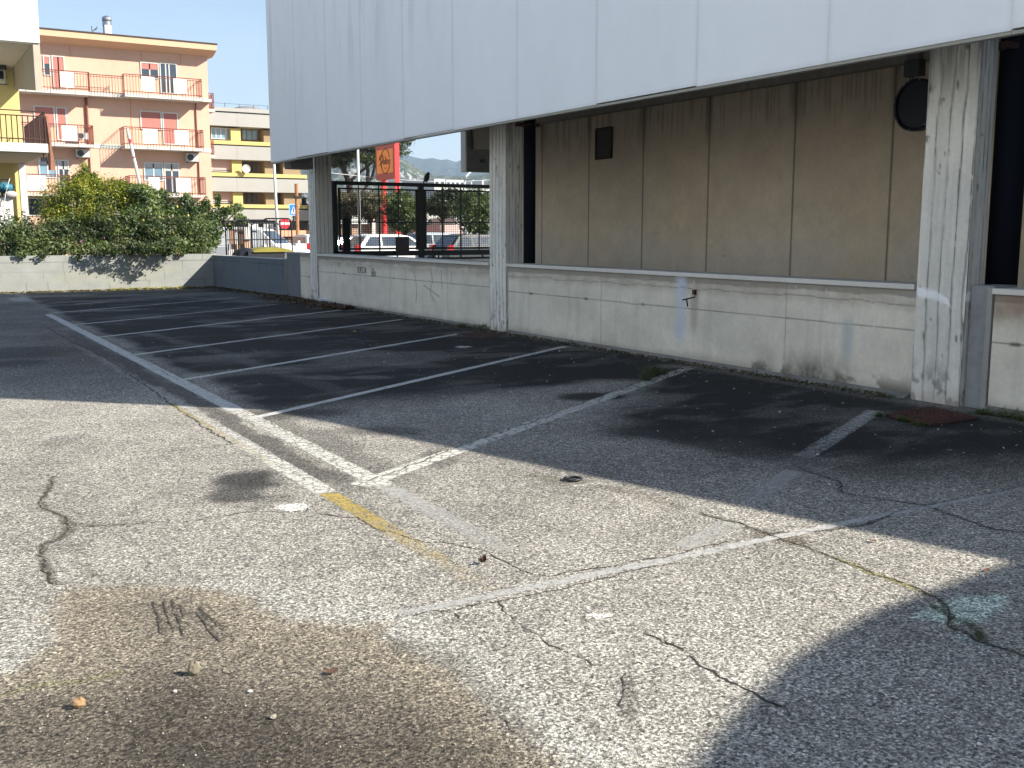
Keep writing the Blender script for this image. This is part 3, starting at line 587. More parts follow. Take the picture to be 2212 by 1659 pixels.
# round black unit + junction box near the right column
e=empty('exhaust_fan',(10.7,8.2,3.08),'large round black fan housing hanging beside the widest column','fan')
cy,cz=8.24,3.06
mb=MB().mat(BLACK); mb.tube([(10.42,cy,cz),(10.5,cy,cz)],.30,36); mb.tube([(10.5,cy,cz),(10.85,cy-.05,cz)],.27,36,.2); mb.build('housing',e,smooth=False)
mb=MB().mat(BLACK)
mb.tube([(10.40+.0,cy+.285*math.cos(a*math.pi/18),cz+.285*math.sin(a*math.pi/18)) for a in range(37)],.018,6,cap=False); mb.build('rim',e,smooth=True)
mb=MB().mat(M('bolt_zinc',(.25,.25,.25),.4,metal=.8))
for a in range(8): mb=MB().mat(MATS['bolt_zinc']); mb.cyl((10.375,cy+.285*math.cos(a*.785+.2),cz+.285*math.sin(a*.785+.2)),.008,.02,0,8); mb.build('bolt',e)
mb=MB().mat(BLACK); mb.tube([(10.6,cy-.1,cz+.2),(10.65,cy-.1,4.0)],.02,6); mb.box((10.5,cy-.3,cz-.3),(10.75,cy-.16,cz+.1)); mb.build('bracket',e)
e=empty('junction_box',(10.5,8.36,3.55),'small dark grey electrical box above the round black fan','box')
b0=PX(1953,131,10.5); b1=PX(1984,162,10.5)
MB().mat(M('box_grey',(.04,.045,.05),.6,noise=.2)).box((10.5,b0[1],b0[2]),(10.62,b1[1],b1[2])).build('enclosure',e,bevel=.008)
MB().mat(BLACK).tube([(10.55,b0[1]-.06,b1[2]),(10.53,b0[1]-.08,b1[2]-.08),(10.5,cy+.12,cz+.28)],.008,6).tube([(10.55,b0[1]-.1,b1[2]),(10.53,b0[1]-.11,b1[2]-.06),(10.5,cy+.02,cz+.3)],.008,6).build('cable',e)
MB().mat(CONCD).box((10.52,b0[1]-.02,b0[2]),(10.6,b1[1]+.02,4.36)).build('hanger',e)
# tap on the wall
ty,tz=9.7,.84
e=empty('tap',(8.4,ty,tz),'rusty bent tap sticking out of the concrete wall beside the blue wash','tap')
MB().mat(RUST).box((8.365,ty-.025,tz-.0),(8.396,ty+.02,tz+.06)).build('bracket_plate',e)
MB().mat(BLACK).tube([(8.38,ty-.03,tz+.03),(8.36,ty-.035,tz-.03),(8.27,ty-.02,tz-.045),(8.2,ty+.0,tz-.06)],.009,8).tube([(8.25,ty-.015,tz-.04),(8.26,ty-.03,tz-.14)],.009,8).build('spout',e,smooth=True)
# manhole cover
pts=[G(1913.6,899.6),G(2007,883.0),G(2113,905.9),G(2010.5,921.5)]
def cover(label,pts,th,mat):
    cen=sum((Vector(p) for p in pts),Vector())/4; e=empty('manhole_cover',(cen.x,cen.y,0),label,'manhole cover','rusty covers by the wall foot')
    mb=MB().mat(mat); mb.prism([(p[0],p[1]) for p in pts],2,.003,.003+th); mb.build('frame',e)
    q=[cen.lerp(Vector(p),.9) for p in pts]; mb=MB().mat(mat); mb.prism([(p[0],p[1]) for p in q],2,.003,.010+th)
    a,b,c_,d=q
    for i in range(1,9):
        t=i/9; s=a.lerp(b,t); f=d.lerp(c_,t); mb.tube([(s.x,s.y,.012+th),(f.x,f.y,.012+th)],.006,4)
        s=a.lerp(d,t); f=b.lerp(c_,t); mb.tube([(s.x,s.y,.012+th),(f.x,f.y,.012+th)],.006,4)
    mb.build('plate',e)
RUSTD=M('dark_rust',(.06,.022,.016),.85,noise=.4,nscale=25,bump=.4)
cover('square dark rust-red cover at the foot of the widest column',pts,.02,RUSTD)
cover('faint brown cover at the foot of the middle column',[G(985,722),G(1035,716),G(1092,726),G(1040,733)],.004,M('old_cover',(.055,.035,.028),.9,noise=.3,nscale=20))
# ------------------------------------------------------------------ added unseen buildings that shade the ground or bounce light
an=empty('shade_annex',(14,1,0),'added unseen annex at the near end, shaped to cast the long shade edge','building')
MB().mat(CONC).prism([(8.25,3.96),(10.1,-2.45),(20,-2.45),(20,4.6),(8.6,4.6)],2,0,5.0).build('shade_annex_wall',an)  # added block, its footprint fitted to the ground shadow it throws
rb=empty('round_shade_block',(8,-5,0),'added unseen round-fronted block behind the camera, shaped to cast the curved shade edge','building')
MB().mat(CONC).prism([(3.6,-7.0),(4.4,-4.6),(5.0,-3.5),(5.6,-2.7),(6.05,-2.28),(6.35,-2.08),(6.64,-1.92),(7.15,-1.68),(7.53,-1.57),(7.9,-1.48),(8.3,-1.44),(9.02,-1.37),(11.5,-1.3),(11.5,-8)],2,0,4.0).build('shade_block_wall',rb)  # added block, front curve traced back from the curved shadow
bounce_block=empty('apartment_building',(-14,12,0),'added unseen pale grey block with green shutters, bouncing light onto the fascia from across the car park','building')
CRW=M('pale_grey_facade',(.6,.62,.65),.85,noise=.08,nscale=2); SHG=M('green_shutter',(.05,.13,.09),.6,noise=.1,nscale=6)
MB().mat(CRW).box((-22,-22,0),(-11,15,13)).build('wall',bounce_block)  # added to bounce sunlight onto the fascia and low walls
MB().mat(M('brown_tile',(.3,.13,.08),.8,noise=.3,nscale=6)).prism([(-22.6,13.002),(-10.4,13.002),(-10.4,13.15),(-16.5,15),(-22.6,13.15)],1,-22.6,15.6).build('roof',bounce_block)
for r_ in range(4):
    for k in range(9):
        y=-19.5+k*4; z=1.0+r_*3.1
        w_=MB().mat(SHG).box((-10.998,y-.55,z),(-10.94,y+.55,z+1.5)).build('window',bounce_block)
        MB().mat(WHITE).box((-10.998,y-.65,z-.1),(-10.86,y+.65,z-.004)).build('sill',w_)
# ------------------------------------------------------------------ gate beyond the low wall
def gx(f,x,y,Y=22.6): p=PY(*f(x,y),Y); return p[0],p[2]
gf1=lambda x,y:(708.5+.125*x,362.9+.125*y)
gf2=lambda x,y:(898.6+.125*x,362.9+.125*y)
gate=empty('metal_gate',(11,22.6,0),'dark green metal gate with wire mesh seen between the columns','gate')
Yg=22.6
def bar(mb,a,b,d=.05,Y=Yg): 
    mb.box((min(a[0],b[0]),Y-d/2,min(a[1],b[1])),(max(a[0],b[0]),Y+d/2,max(a[1],b[1])))
XL=gx(gf1,75,300)[0]; XR=14.0
zt0=gx(gf1,300,228)[1]; zt1=gx(gf1,300,293)[1]; zb0=1.15; zb1=1.03
mb=MB().mat(DARKG); bar(mb,(XL,zt0),(XR,zt1),.1); bar(mb,(XL,zb0),(XR,zb1),.1); bar(mb,(XL,0),(gx(gf1,138,300)[0],zt1),.1)
xc0=gx(gf1,1562,600)[0]; xc1=gx(gf2,125,600)[0]; bar(mb,(xc0,.9),(xc0+(xc1-xc0)*.42,zt1),.09); bar(mb,(xc1-(xc1-xc0)*.42,.0),(xc1,zt1),.09); bar(mb,(XR-.1,0),(XR,zt0),.1); mb.build('gate_frame',gate)
def leaf(x0,x1,muls,name):
    mb=MB().mat(DARKG); za=gx(gf1,600,348)[1]; zz=gx(gf1,600,376)[1]; zm0=gx(gf1,600,924)[1]; zm1=gx(gf1,600,946)[1]; zc=gx(gf1,600,1385)[1]; zd=gx(gf1,600,1412)[1]
    bar(mb,(x0,za),(x1,zz),.04); bar(mb,(x0,zm0),(x1,zm1),.035); bar(mb,(x0,zc),(x1,zd),.04); bar(mb,(x0,zc),(x0+.045,za),.04); bar(mb,(x1-.06,zc),(x1,za),.04)
    for m in muls: bar(mb,(m-.012,zd-.12),(m+.012,zt1),.03)
    mb.build(name,gate)
    w=MB().mat(DARKG); z=zd
    while z<za: w.box((x0,Yg-.003,z-.004),(x1,Yg+.003,z+.004)); z+=.042
    x=x0
    while x<x1: w.box((x-.003,Yg-.008,zd),(x+.003,Yg-.0035,za)); x+=.06
    w.build('wire_mesh',gate)
leaf(gx(gf1,178,600)[0],gx(gf1,1560,600)[0]-.01,[gx(gf1,q,600)[0] for q in (540,880,1215)],'gate_leaf')
leaf(gx(gf2,140,600)[0],XR-.12,[gx(gf2,q,600)[0] for q in (455,772,1088,1400)],'gate_leaf')
mb=MB().mat(DARKG); bar(mb,(XL,.98),(XR,.93),.05)
for q in (880,1200): bar(mb,(gx(gf1,q,1500)[0]-.015,.93),(gx(gf1,q,1500)[0]+.015,1.1),.03)
for q in (300,390,775,1150): bar(mb,(gx(gf2,q,1500)[0]-.015,.93),(gx(gf2,q,1500)[0]+.015,1.1),.03)
mb.build('bottom_rail',gate)
mb=MB().mat(DARKG)
for q in (278,342): bar(mb,(gx(gf1,q,900,23.6)[0]-.045,.0),(gx(gf1,q,900,23.6)[0]+.045,gx(gf1,q,862,23.6)[1]),.06,23.6)
e=empty('gate_post',(9.2,23.6,0),'pair of short dark posts just behind the left leaf of the green gate','post'); mb.build('post_pair',e)
s0=gx(gf1,1168,1190,22.5); s1=gx(gf1,1400,1500,22.5)
e=empty('gate_sign',((s0[0]+s1[0])/2,22.5,s1[1]),'dark square sign with a no-parking ring fixed to the green gate','sign')
MB().mat(M('sign_back',(.03,.035,.03),.6)).box((s0[0],22.48,s1[1]),(s1[0],22.51,s0[1])).build('panel',e)  # dimness of the back-lit sign is put into its colours
cx_,cz_=gx(gf1,1275,1285,22.47); mb=MB().mat(M('dim_ring',(.085,.04,.05),.6)); mb.tube([(cx_+.085*math.cos(a*.2618),22.475,cz_+.085*math.sin(a*.2618)) for a in range(25)],.014,6,cap=False); mb.tube([(cx_-.06,22.473,cz_+.06),(cx_+.06,22.473,cz_-.06)],.012,6)
mb.mat(M('dim_disc',(.035,.045,.09),.6)).cyl((cx_,22.476,cz_),.08,.004,1,24); mb.build('ring_symbol',e)
# pigeon on the gate
px_,pz_=gx(lambda x,y:(x,y),922,394,22.6); 
e=empty('pigeon',(px_,22.6,pz_),'dark pigeon perched on the top rail of the green gate','bird')
def ellipsoid(mb,c,r,rot=0,n=14,m=10,ax='y'):
    c=Vector(c); vs=[];fs=[]
    R_=Matrix.Rotation(rot,3,'Y')
    for i in range(m+1):
        th=math.pi*i/m
        for j in range(n):
            ph=2*math.pi*j/n; v=Vector((r[0]*math.sin(th)*math.cos(ph),r[1]*math.sin(th)*math.sin(ph),r[2]*math.cos(th))); vs.append(c+R_@v)
    for i in range(m):
        for j in range(n): fs.append((i*n+j,i*n+(j+1)%n,(i+1)*n+(j+1)%n,(i+1)*n+j))
    mb.add(vs,fs)
FE=M('dark_feathers',(.012,.014,.016),.6,noise=.3,nscale=60)
mb=MB().mat(FE); ellipsoid(mb,(px_,22.6,pz_+.115),(.062,.09,.105),.25); ellipsoid(mb,(px_+.03,22.58,pz_+.2),(.034,.042,.045)); ellipsoid(mb,(px_+.015,22.59,pz_+.165),(.042,.05,.06)); mb.tube([(px_-.03,22.63,pz_+.07),(px_-.055,22.68,pz_-.01)],.03,8,.012)
mb.build('body',e,smooth=True)
MB().mat(M('beak_horn',(.05,.045,.04),.5)).tube([(px_+.045,22.55,pz_+.2),(px_+.06,22.52,pz_+.192)],.007,6,.002).build('beak',e)
mb=MB().mat(M('bird_leg',(.12,.03,.03),.6)); 
for d in (-.02,.02): mb=MB().mat(MATS['bird_leg']); mb.tube([(px_+d,22.6,pz_+.03),(px_+d,22.6,pz_)],.006,5); mb.build('leg',e)
# ------------------------------------------------------------------ foliage
def leaves(name,blobs,n,size,cols,parent,seed,shell=.55,droop=0,aspect=.5,fleck=None,zmin=None):
    """leaf-sized quads scattered through ellipsoid blobs (cx,cy,cz,rx,ry,rz); clumped by noise"""
    r=np.random.default_rng(seed); vol=np.array([b[3]*b[4]*b[5] for b in blobs])**.72; vol/=vol.sum()
    k=r.choice(len(blobs),n,p=vol); B=np.array(blobs)[k]
    d=r.normal(size=(n,3)); d/=np.linalg.norm(d,axis=1)[:,None]
    rad=shell+(1-shell)*r.random(n)**.6; rad*=1+.22*(vn(d[:,0]*3.1+k*7,d[:,2]*3.1+d[:,1]*2,seed)-.5)*2
    rad*=1+.10*r.normal(size=n)
    C=B[:,:3]+d*B[:,3:]*rad[:,None]
    cl=fbm(C[:,0]*2.4+C[:,1],C[:,2]*2.4,seed+5,3); keep=(cl>.36)|(r.random(n)<.35)
    if zmin is not None: keep&=C[:,2]>zmin
    C=C[keep]; d=d[keep]; cl=cl[keep]; k=k[keep]; m=len(C)
    nrm=d*.7+r.normal(size=(m,3))*.75; nrm[:,2]+=.35; nrm/=np.linalg.norm(nrm,axis=1)[:,None]
    t=r.normal(size=(m,3)); t-= (t*nrm).sum(1)[:,None]*nrm; t/=np.linalg.norm(t,axis=1)[:,None]; u=np.cross(nrm,t)
    s=size*(.6+.8*r.random(m))[:,None]; w=s*aspect
    V=np.stack([C-t*s*.5,C+u*w*.5-nrm*s*.06,C+t*s*.5,C-u*w*.5-nrm*s*.06],1).reshape(-1,3)
    Q=np.arange(4*m).reshape(m,4)
    cols=np.array(cols); ci=np.clip((cl-.3)/.4*len(cols)+r.normal(size=m)*.7,0,len(cols)-1).astype(int)
    col=cols[ci]*(.75+.5*r.random(m))[:,None]
    if fleck is not None:
        for fc,p in fleck: q=r.random(m)<p; col[q]=fc
    return fast_mesh(name,V,Q,np.repeat(col,4,0),LEAF,parent)
BARK=M('bark',(.07,.05,.038),.95,noise=.4,nscale=14,bump=.6,bscale=30)
def branches(mb,base,tips,r0,jit=.15,seed=0):
    rr=random.Random(seed); base=Vector(base)
    for t in tips:
        t=Vector(t); pts=[base]; 
        for i in range(1,5):
            q=base.lerp(t,i/4)+Vector((rr.uniform(-jit,jit),rr.uniform(-jit,jit),rr.uniform(-jit,jit)*.5))*(1 if i<4 else 0); pts.append(q)
        mb.tube(pts,r0,7,r0*.25)
hedge=empty('hedge',(3,30.9,0),'dark bougainvillea hedge with pink flowers trailing over the pale block wall','hedge')
bl=[]
for i in range(34):
    x=-5+i*.40+random.uniform(-.15,.15); 
    if x>8.1: break
    h=1.62+random.uniform(-.12,.14)+(.12 if x>4 else 0)
    bl.append((x,30.75+random.uniform(-.1,.25),h-.12,.55,.55,.5+random.uniform(-.1,.12))); bl.append((x,30.65,1.12,.45,.45,.4))
GD=[(.028,.042,.016),(.05,.075,.028),(.085,.12,.045),(.14,.18,.07)]
leaves('foliage',bl,70000,.085,GD,hedge,3,shell=.1,fleck=[((.36,.12,.26),.008),((.2,.15,.08),.015)],zmin=.85)
mb=MB().mat(BARK)
for i in range(26): x=-4+i*.46; branches(mb,(x,30.75,.1),[(x+random.uniform(-.4,.4),30.7,1.5+random.uniform(0,.4)),(x+random.uniform(-.4,.4),30.6,1.4)],.025,.08,i)
mb.build('stem',hedge)
# trailing sprays that shade the block wall
tr=[(5.6,29.45,1.22,.35,.2,.16),(6.2,29.4,1.2,.4,.22,.16),(6.9,29.5,1.32,.4,.2,.18),(5.0,29.6,1.2,.3,.2,.14),(6.6,29.25,1.15,.25,.2,.12)]+[(x,30.0,z,.16,.1,.11) for x,z in [(3.0,1.0),(3.5,.97),(4.4,.95),(4.9,1.0),(5.3,.98),(5.7,1.02),(6.1,1.0),(6.7,.98),(7.1,1.0),(5.9,1.12),(6.4,1.1)]]
leaves('trailing_spray',tr+[(5.9,29.85,1.15,.45,.25,.16),(5.2,29.9,1.1,.3,.2,.12),(6.7,29.8,1.28,.4,.25,.14)],3000,.085,GD,hedge,9,shell=.1)
shr=empty('shrub',(4.9,31.5,0),'tall bright yellow-green shrub rising behind the dark hedge','shrub')
GY=[(.07,.1,.014),(.12,.16,.018),(.2,.23,.025),(.28,.29,.035)]
leaves('foliage',[(4.75,31.7,2.3,1.0,.7,.85),(5.5,31.8,2.35,.8,.7,.75),(4.2,31.6,1.95,.55,.5,.6),(4.9,31.7,2.85,.45,.45,.45),(5.85,31.7,2.75,.4,.4,.4),(5.25,31.6,1.7,.8,.6,.5),(6.3,31.75,2.45,.6,.55,.55),(6.6,31.7,2.75,.3,.3,.25),(4.92,31.7,3.28,.16,.16,.3),(5.15,31.7,3.05,.2,.2,.25)],46000,.07,GY,shr,17,shell=.35,aspect=.42,fleck=[((.012,.02,.006),.12)])
mb=MB().mat(BARK); branches(mb,(4.9,31.7,0),[(4.5,31.7,2.6),(5.1,31.7,2.9),(5.6,31.8,2.5),(4.3,31.6,2.0)],.05,.12,3); mb.build('stem',shr)
lem=empty('lemon_tree',(7.2,31.6,0),'lemon tree with yellow fruit and a long spray reaching right over the hedge','tree')
GL=[(.03,.05,.018),(.055,.09,.03),(.1,.15,.05),(.17,.22,.085)]
leaves('crown',[(6.5,31.4,2.1,.8,.6,.65),(7.2,31.4,2.0,.8,.6,.65),(7.8,31.4,1.9,.65,.55,.6),(8.15,31.3,1.55,.5,.5,.55),(6.9,31.3,1.5,.9,.5,.5),(6.25,31.5,2.65,.45,.4,.3),(7.65,31.4,2.45,.18,.2,.3),(7.0,31.5,2.6,.2,.2,.25),(8.2,31.4,2.35,.14,.14,.25),(8.55,31.4,2.5,.1,.1,.28),(8.75,31.4,2.2,.3,.16,.13),(9.1,31.4,2.3,.22,.13,.17),(9.2,31.4,2.0,.24,.13,.16),(8.5,31.4,2.05,.3,.2,.16),(8.9,31.4,1.75,.12,.1,.12)],34000,.095,GL,lem,23,shell=.15,aspect=.48,fleck=[((.4,.36,.06),.003),((.3,.33,.2),.05)])
mb=MB().mat(BARK); branches(mb,(7.2,31.6,0),[(6.5,31.5,2.4),(7.3,31.5,2.5),(8.0,31.4,2.2),(8.9,31.4,2.2),(9.15,31.4,2.25)],.06,.12,5); mb.build('trunk',lem)
mb=MB().mat(M('lemon_skin',(.4,.34,.06),.5,noise=.1))
for x,z in [(6.55,1.65),(6.7,2.0),(7.05,1.55),(6.25,1.9),(7.5,2.05),(6.9,1.35),(7.75,1.75),(7.2,2.3)]: mb=MB().mat(MATS['lemon_skin']); ellipsoid(mb,(x,30.72,z),(.035,.035,.045),0,8,6); mb.build('lemon',lem,smooth=True)
# background trees seen through the gate and beside it
def bgtree(label,x,Y,zb,zt,w,n,size,cols,seed,trunk=True,name='street_tree',kind='tree'):
    p0=PY(x,zb,Y); p1=PY(x,zt,Y); ppm=abs(PY(x+10,zb,Y)[0]-p0[0])/10; W=w*ppm; hc=(p1[2]-p0[2])
    e=empty(name,(p0[0],Y,0),label,kind,'trees across the road behind the gate')
    rr=random.Random(seed); bl=[]
    for i in range(11):
        a=rr.uniform(0,6.28); q=rr.uniform(0,.55); bl.append((p0[0]+W*.5*q*math.cos(a)*1.2,Y+W*.4*q*math.sin(a),p0[2]+hc*rr.uniform(.22,.8),W*rr.uniform(.2,.34),W*rr.uniform(.2,.3),hc*rr.uniform(.18,.28)))
    leaves('crown',bl,int(n*2.2),size,cols,e,seed,shell=.15)
    mb=MB().mat(BARK); mb.tube([(p0[0],Y,0),(p0[0]+.05,Y,p0[2]),(p0[0],Y,p0[2]+hc*.6)],.13,8,.05); branches(mb,(p0[0],Y,p0[2]),[b[:3] for b in bl[:6]],.05,.15,seed); mb.build('trunk',e); return e
GO=[(.02,.026,.014),(.04,.05,.024),(.075,.085,.04),(.12,.125,.07)]
GB=[(.05,.045,.03),(.08,.07,.045),(.11,.1,.06),(.16,.14,.09)]
bgtree('dense dark round tree left of the gate centre post, in front of the red totem',873,44,507,412,110,6500,.13,GD,31)
bgtree('olive-green tree just right of the gate centre post',955,47,480,404,112,6500,.14,GO,32)
bgtree('dark round tree next to the middle column, at the right of the gate opening',1040,42,512,404,125,6800,.13,GD,33)
bgtree('brownish leafless-looking tree behind the white flagpole',800,72,482,412,150,5200,.2,GB,34)
bgtree('brownish tree at the left end of the gate opening',728,74,480,410,90,3600,.2,GB,35)
bgtree('small brown tree between the farthest column and the grey-yellow building',655,78,500,420,30,1800,.2,GB,36)
# umbrella pine
e=empty('pine_tree',(30.2,75,0),'umbrella pine with forked leaning trunk behind the orange totem','tree')
p=lambda x,y:PY(*z4(x,y),75)
mb=MB().mat(M('pine_bark',(.045,.034,.03),.95,noise=.4,nscale=6,bump=.6,bscale=10))
base=p(340,690); mb.tube([(base[0],75,0),base,p(345,600),p(360,460),p(350,390),p(310,290),p(300,200),p(330,100)],[.34,.32,.3,.26,.22,.2,.16,.1],9)
mb.tube([p(348,610),p(400,560),p(440,490),p(500,410),p(500,300),p(470,180)],[.22,.2,.18,.17,.15,.1],8); mb.tube([p(500,400),p(530,360),p(560,250)],.16,7,.08); mb.tube([p(350,400),p(420,330),p(520,250),p(650,180)],.14,7,.06); mb.build('trunk',e)
bl=[]
rr=random.Random(5)
for i in range(46):
    x=rr.uniform(205,800); q=p(x,0); lowy=270-130*max(0,(x-520)/280)**1.2-20*rr.random(); c=p(x,rr.uniform(-60,lowy-60)); bl.append((c[0],75+rr.uniform(-2,2),c[2],rr.uniform(.9,1.4),rr.uniform(.9,1.4),rr.uniform(.6,.95)))
leaves('crown',bl,34000,.26,[(.014,.022,.01),(.028,.042,.018),(.055,.075,.028),(.1,.12,.045)],e,51,shell=.2,aspect=.3)
# ------------------------------------------------------------------ hills
def hills(label,D,prof,seed,cols,rough,depth,amp=.012,ks='ridge'):
    xs=np.linspace(-200,1500,700); pxs=[q[0] for q in prof]; pys=[q[1] for q in prof]; yy=np.interp(xs,pxs,pys)
    U=np.linspace(0,1,90); n=len(xs); P=np.zeros((90,n,3)); C=np.zeros((90,n,3))
    # direction on the ground for every azimuth
    dirs=np.array([ (lambda d:(d.x/d.xy.length,d.y/d.xy.length,d.z/d.xy.length))(ray(x,y)) for x,y in zip(xs,yy)])
    for i,u in enumerate(U):
        dist=D*(1-depth*(1-u)); hgt=H+dirs[:,2]*D
        prof_u=u**.8
        x=dirs[:,0]*dist; y=dirs[:,1]*dist
        nz=(fbm(x/(D*.03),y/(D*.03),seed,5)-.5)
        P[i,:,0]=x; P[i,:,1]=y; P[i,:,2]=hgt*prof_u*(1+rough*nz*(1-u)*u*3)+amp*D*(fbm(x/(D*.012),y/(D*.012),seed+3,4)-.5)*.3*(u*(1-u)*4+.15)-2
        f=fbm(x/(D*.011),y/(D*.006),seed+7,5); t=np.clip((f-.38)/.26,0,1)[:,None]; C[i]=np.array(cols[0])*(1-t)+np.array(cols[1])*t
        f2=fbm(x/(D*.0035),y/(D*.0025),seed+9,3)+.12*(1-u); C[i]=mixc(C[i],cols[2],sm(.63,.7,f2)*(.9 if u<.75 else .4))
    o=grid_mesh('hills',P,C,M('hill_ground',attr=True,rough=1,spec=0),smooth=True); tag(o,kind='structure')
hills('far',3600,[(-200,380),(300,370),(560,350),(700,335),(800,330),(860,325),(874,331),(890,337),(914,342),(935,340),(951,344),(966,343),(985,349),(1005,340),(1030,335),(1200,330),(1500,350)],3,[(.025,.045,.055),(.045,.065,.06),(.08,.085,.08)],.5,.35)
hills('near',1500,[(-200,420),(300,400),(560,375),(650,365),(720,350),(800,335),(850,333),(870,340),(890,352),(914,366),(945,376),(1000,378),(1060,372),(1200,370),(1500,400)],13,[(.035,.05,.035),(.11,.12,.08),(.34,.34,.33)],.6,.45)
# ------------------------------------------------------------------ pink apartment building
PINK=M('pink_render',(.61,.385,.28),.9,noise=.1,nscale=3,bump=.15)
SLABW=M('slab_white',(.55,.54,.49),.8,noise=.12,nscale=4)
RAILM=M('red_iron',(.2,.05,.03),.6,noise=.25,nscale=30)
SHUT=M('red_roller_shutter',(.42,.15,.12),.6,noise=.05,nscale=4,stretch=(.2,1,14))
SHUTW=M('white_roller_shutter',(.42,.42,.4),.6,noise=.05,nscale=4,stretch=(.2,1,14))
FRG=M('window_frame_grey',(.5,.5,.47),.5); FRW=M('window_frame_white',(.6,.6,.58),.45)
DPANEL=M('balcony_panel',(.62,.61,.57),.6,noise=.04,nscale=5)
YF=62.0
pk=empty('apartment_building',(10,66,0),'pink four-storey apartment building with rust-red balcony railings','building')
XE=16.60
MB().mat(PINK).box((-4,YF,0),(XE,YF+11,11.95)).build('wall',pk)
def r1(f,x0,y0,x1,y1,Y=YF): a=PY(*f(x0,y0),Y); b=PY(*f(x1,y1),Y); return a[0],a[2],b[0],b[2]
# roof
EV=YF-.92; q=PY(*z1(1710,348),EV); q2=PY(*z1(1700,398),EV)
mb=MB().mat(M('eave_peach',(.6,.39,.25),.85,noise=.06,nscale=3)); mb.prism([(EV,q2[2]),(EV,q[2]-.03),(YF+11.5,q[2]-.03),(YF+11.5,q2[2]),(YF+.002,11.94),(YF-.002,11.55)][:4]+[(YF-.001,q2[2]-.25)],0,-4.6,q[0]); rf=mb.build('roof',pk)
MB().mat(M('roof_felt',(.06,.045,.04),.9)).box((-4.6,EV-.05,q[2]-.028),(q[0]+.05,YF+11.6,q[2]+.03)).build('roof_edge',rf)
a=PY(*z1(826,195),YF+3); b=PY(*z1(885,283),YF+3); mb=MB().mat(M('chimney_render',(.62,.6,.56),.9,noise=.2,nscale=6)); mb.box((a[0],YF+3,b[2]-.4),(b[0],YF+3.6,a[2])); ch=mb.build('chimney',rf)
mb=MB().mat(M('zinc',(.35,.37,.4),.35,metal=.8)); mb.cyl(((a[0]+b[0])/2,YF+3.3,a[2]),.26,.22,2,16); ellipsoid(mb,((a[0]+b[0])/2,YF+3.3,a[2]+.35),(.28,.28,.22)); mb.build('chimney_cowl',ch)
AN=M('aerial_metal',(.12,.13,.15),.5,metal=.5)
def aerial(f,x0,y0,x1,y1,arms,Y,parent=None):
    a=PY(*f(x0,y0),Y); b=PY(*f(x1,y1),Y); mb=MB().mat(AN); mb.tube([a,b],.028,5)
    for (p_,q_) in arms: mb.tube([PY(*f(*p_),Y),PY(*f(*q_),Y)],.02,4)
    mb.build('aerial',parent)
aerial(z1,730,268,724,205,[((733,248),(768,212)),((745,240),(770,225))],YF+2.5,rf)
# balcony slabs
def slab(f,x0,x1,yb,yt,dep,name='balcony_slab',xw=None,right_end=None):
    Y=YF-dep; a=PY(*f(x0,yt),Y); b=PY(*f(x1,yb),Y); X0=xw if xw is not None else a[0]
    zt=PY(*f((x0+x1)/2,yt),Y)[2]; zb=PY(*f((x0+x1)/2,yb),Y)[2]
    o=MB().mat(SLABW).box((X0,Y,zb),(b[0],YF-.001,zt)).build(name,pk); return o,X0,b[0],zb,zt,Y
def railing(slab_o,segs,panels,zt,h=1.0,curl=True,name='railing'):
    """segs: polylines [(x,y),...] of the rail plan; panels: list of (x0,x1,Y)"""
    mb=MB().mat(RAILM); R_=.022
    for pl in segs:
        for (xa,ya),(xb,yb) in zip(pl[:-1],pl[1:]):
            L_=math.hypot(xb-xa,yb-ya); n=max(1,int(L_/.15))
            mb.tube([(xa,ya,zt+h),(xb,yb,zt+h)],R_,4); mb.tube([(xa,ya,zt+h-.1),(xb,yb,zt+h-.1)],.015,4); mb.tube([(xa,ya,zt+.1),(xb,yb,zt+.1)],.018,4)
            for i in range(n+1):
                t=i/n; x=xa+(xb-xa)*t; y=ya+(yb-ya)*t
                big=(i%8==0); mb.tube([(x,y,zt-(.18 if big else .12)),(x,y,zt+h)],.016 if big else .011,4,cap=False)
    o=mb.build(name,slab_o)
    for x0,x1,Y in panels: MB().mat(DPANEL).box((x0,Y-.05,zt+.14),(x1,Y-.03,zt+h-.06)).build('privacy_panel',slab_o)
# top floor
s,X0,X1,zb,zt,Y=slab(z1,330,712,741,712,1.1,xw=-4)
railing(s,[[(2.0,Y),(X1,Y),(X1,Y+.45)]],[(PY(*z1(475,650),Y)[0],PY(*z1(585,650),Y)[0],Y)],zt)
s2,a0,a1,_,_,Y2=slab(z1,712,985,763,738,.65); railing(s2,[[(X1,Y2),(a1,Y2)]],[],zt-.02)
s3,b0,b1,_,zt3,Y3=slab(z1,985,1597,780,752,1.1); railing(s3,[[(b0,Y3+.5),(b0,Y3),(b1,Y3),(b1,YF)]],[(PY(*z1(q,650),Y3)[0],PY(*z1(w,650),Y3)[0],Y3) for q,w in ((1117,1220),(1368,1472))],zt3)
MB().mat(SLABW).box((-4,YF-.5,PY(*z1(1620,803),YF-.5)[2]),(XE+.04,YF-.002,PY(*z1(1620,780),YF-.5)[2])).build('floor_band',pk)
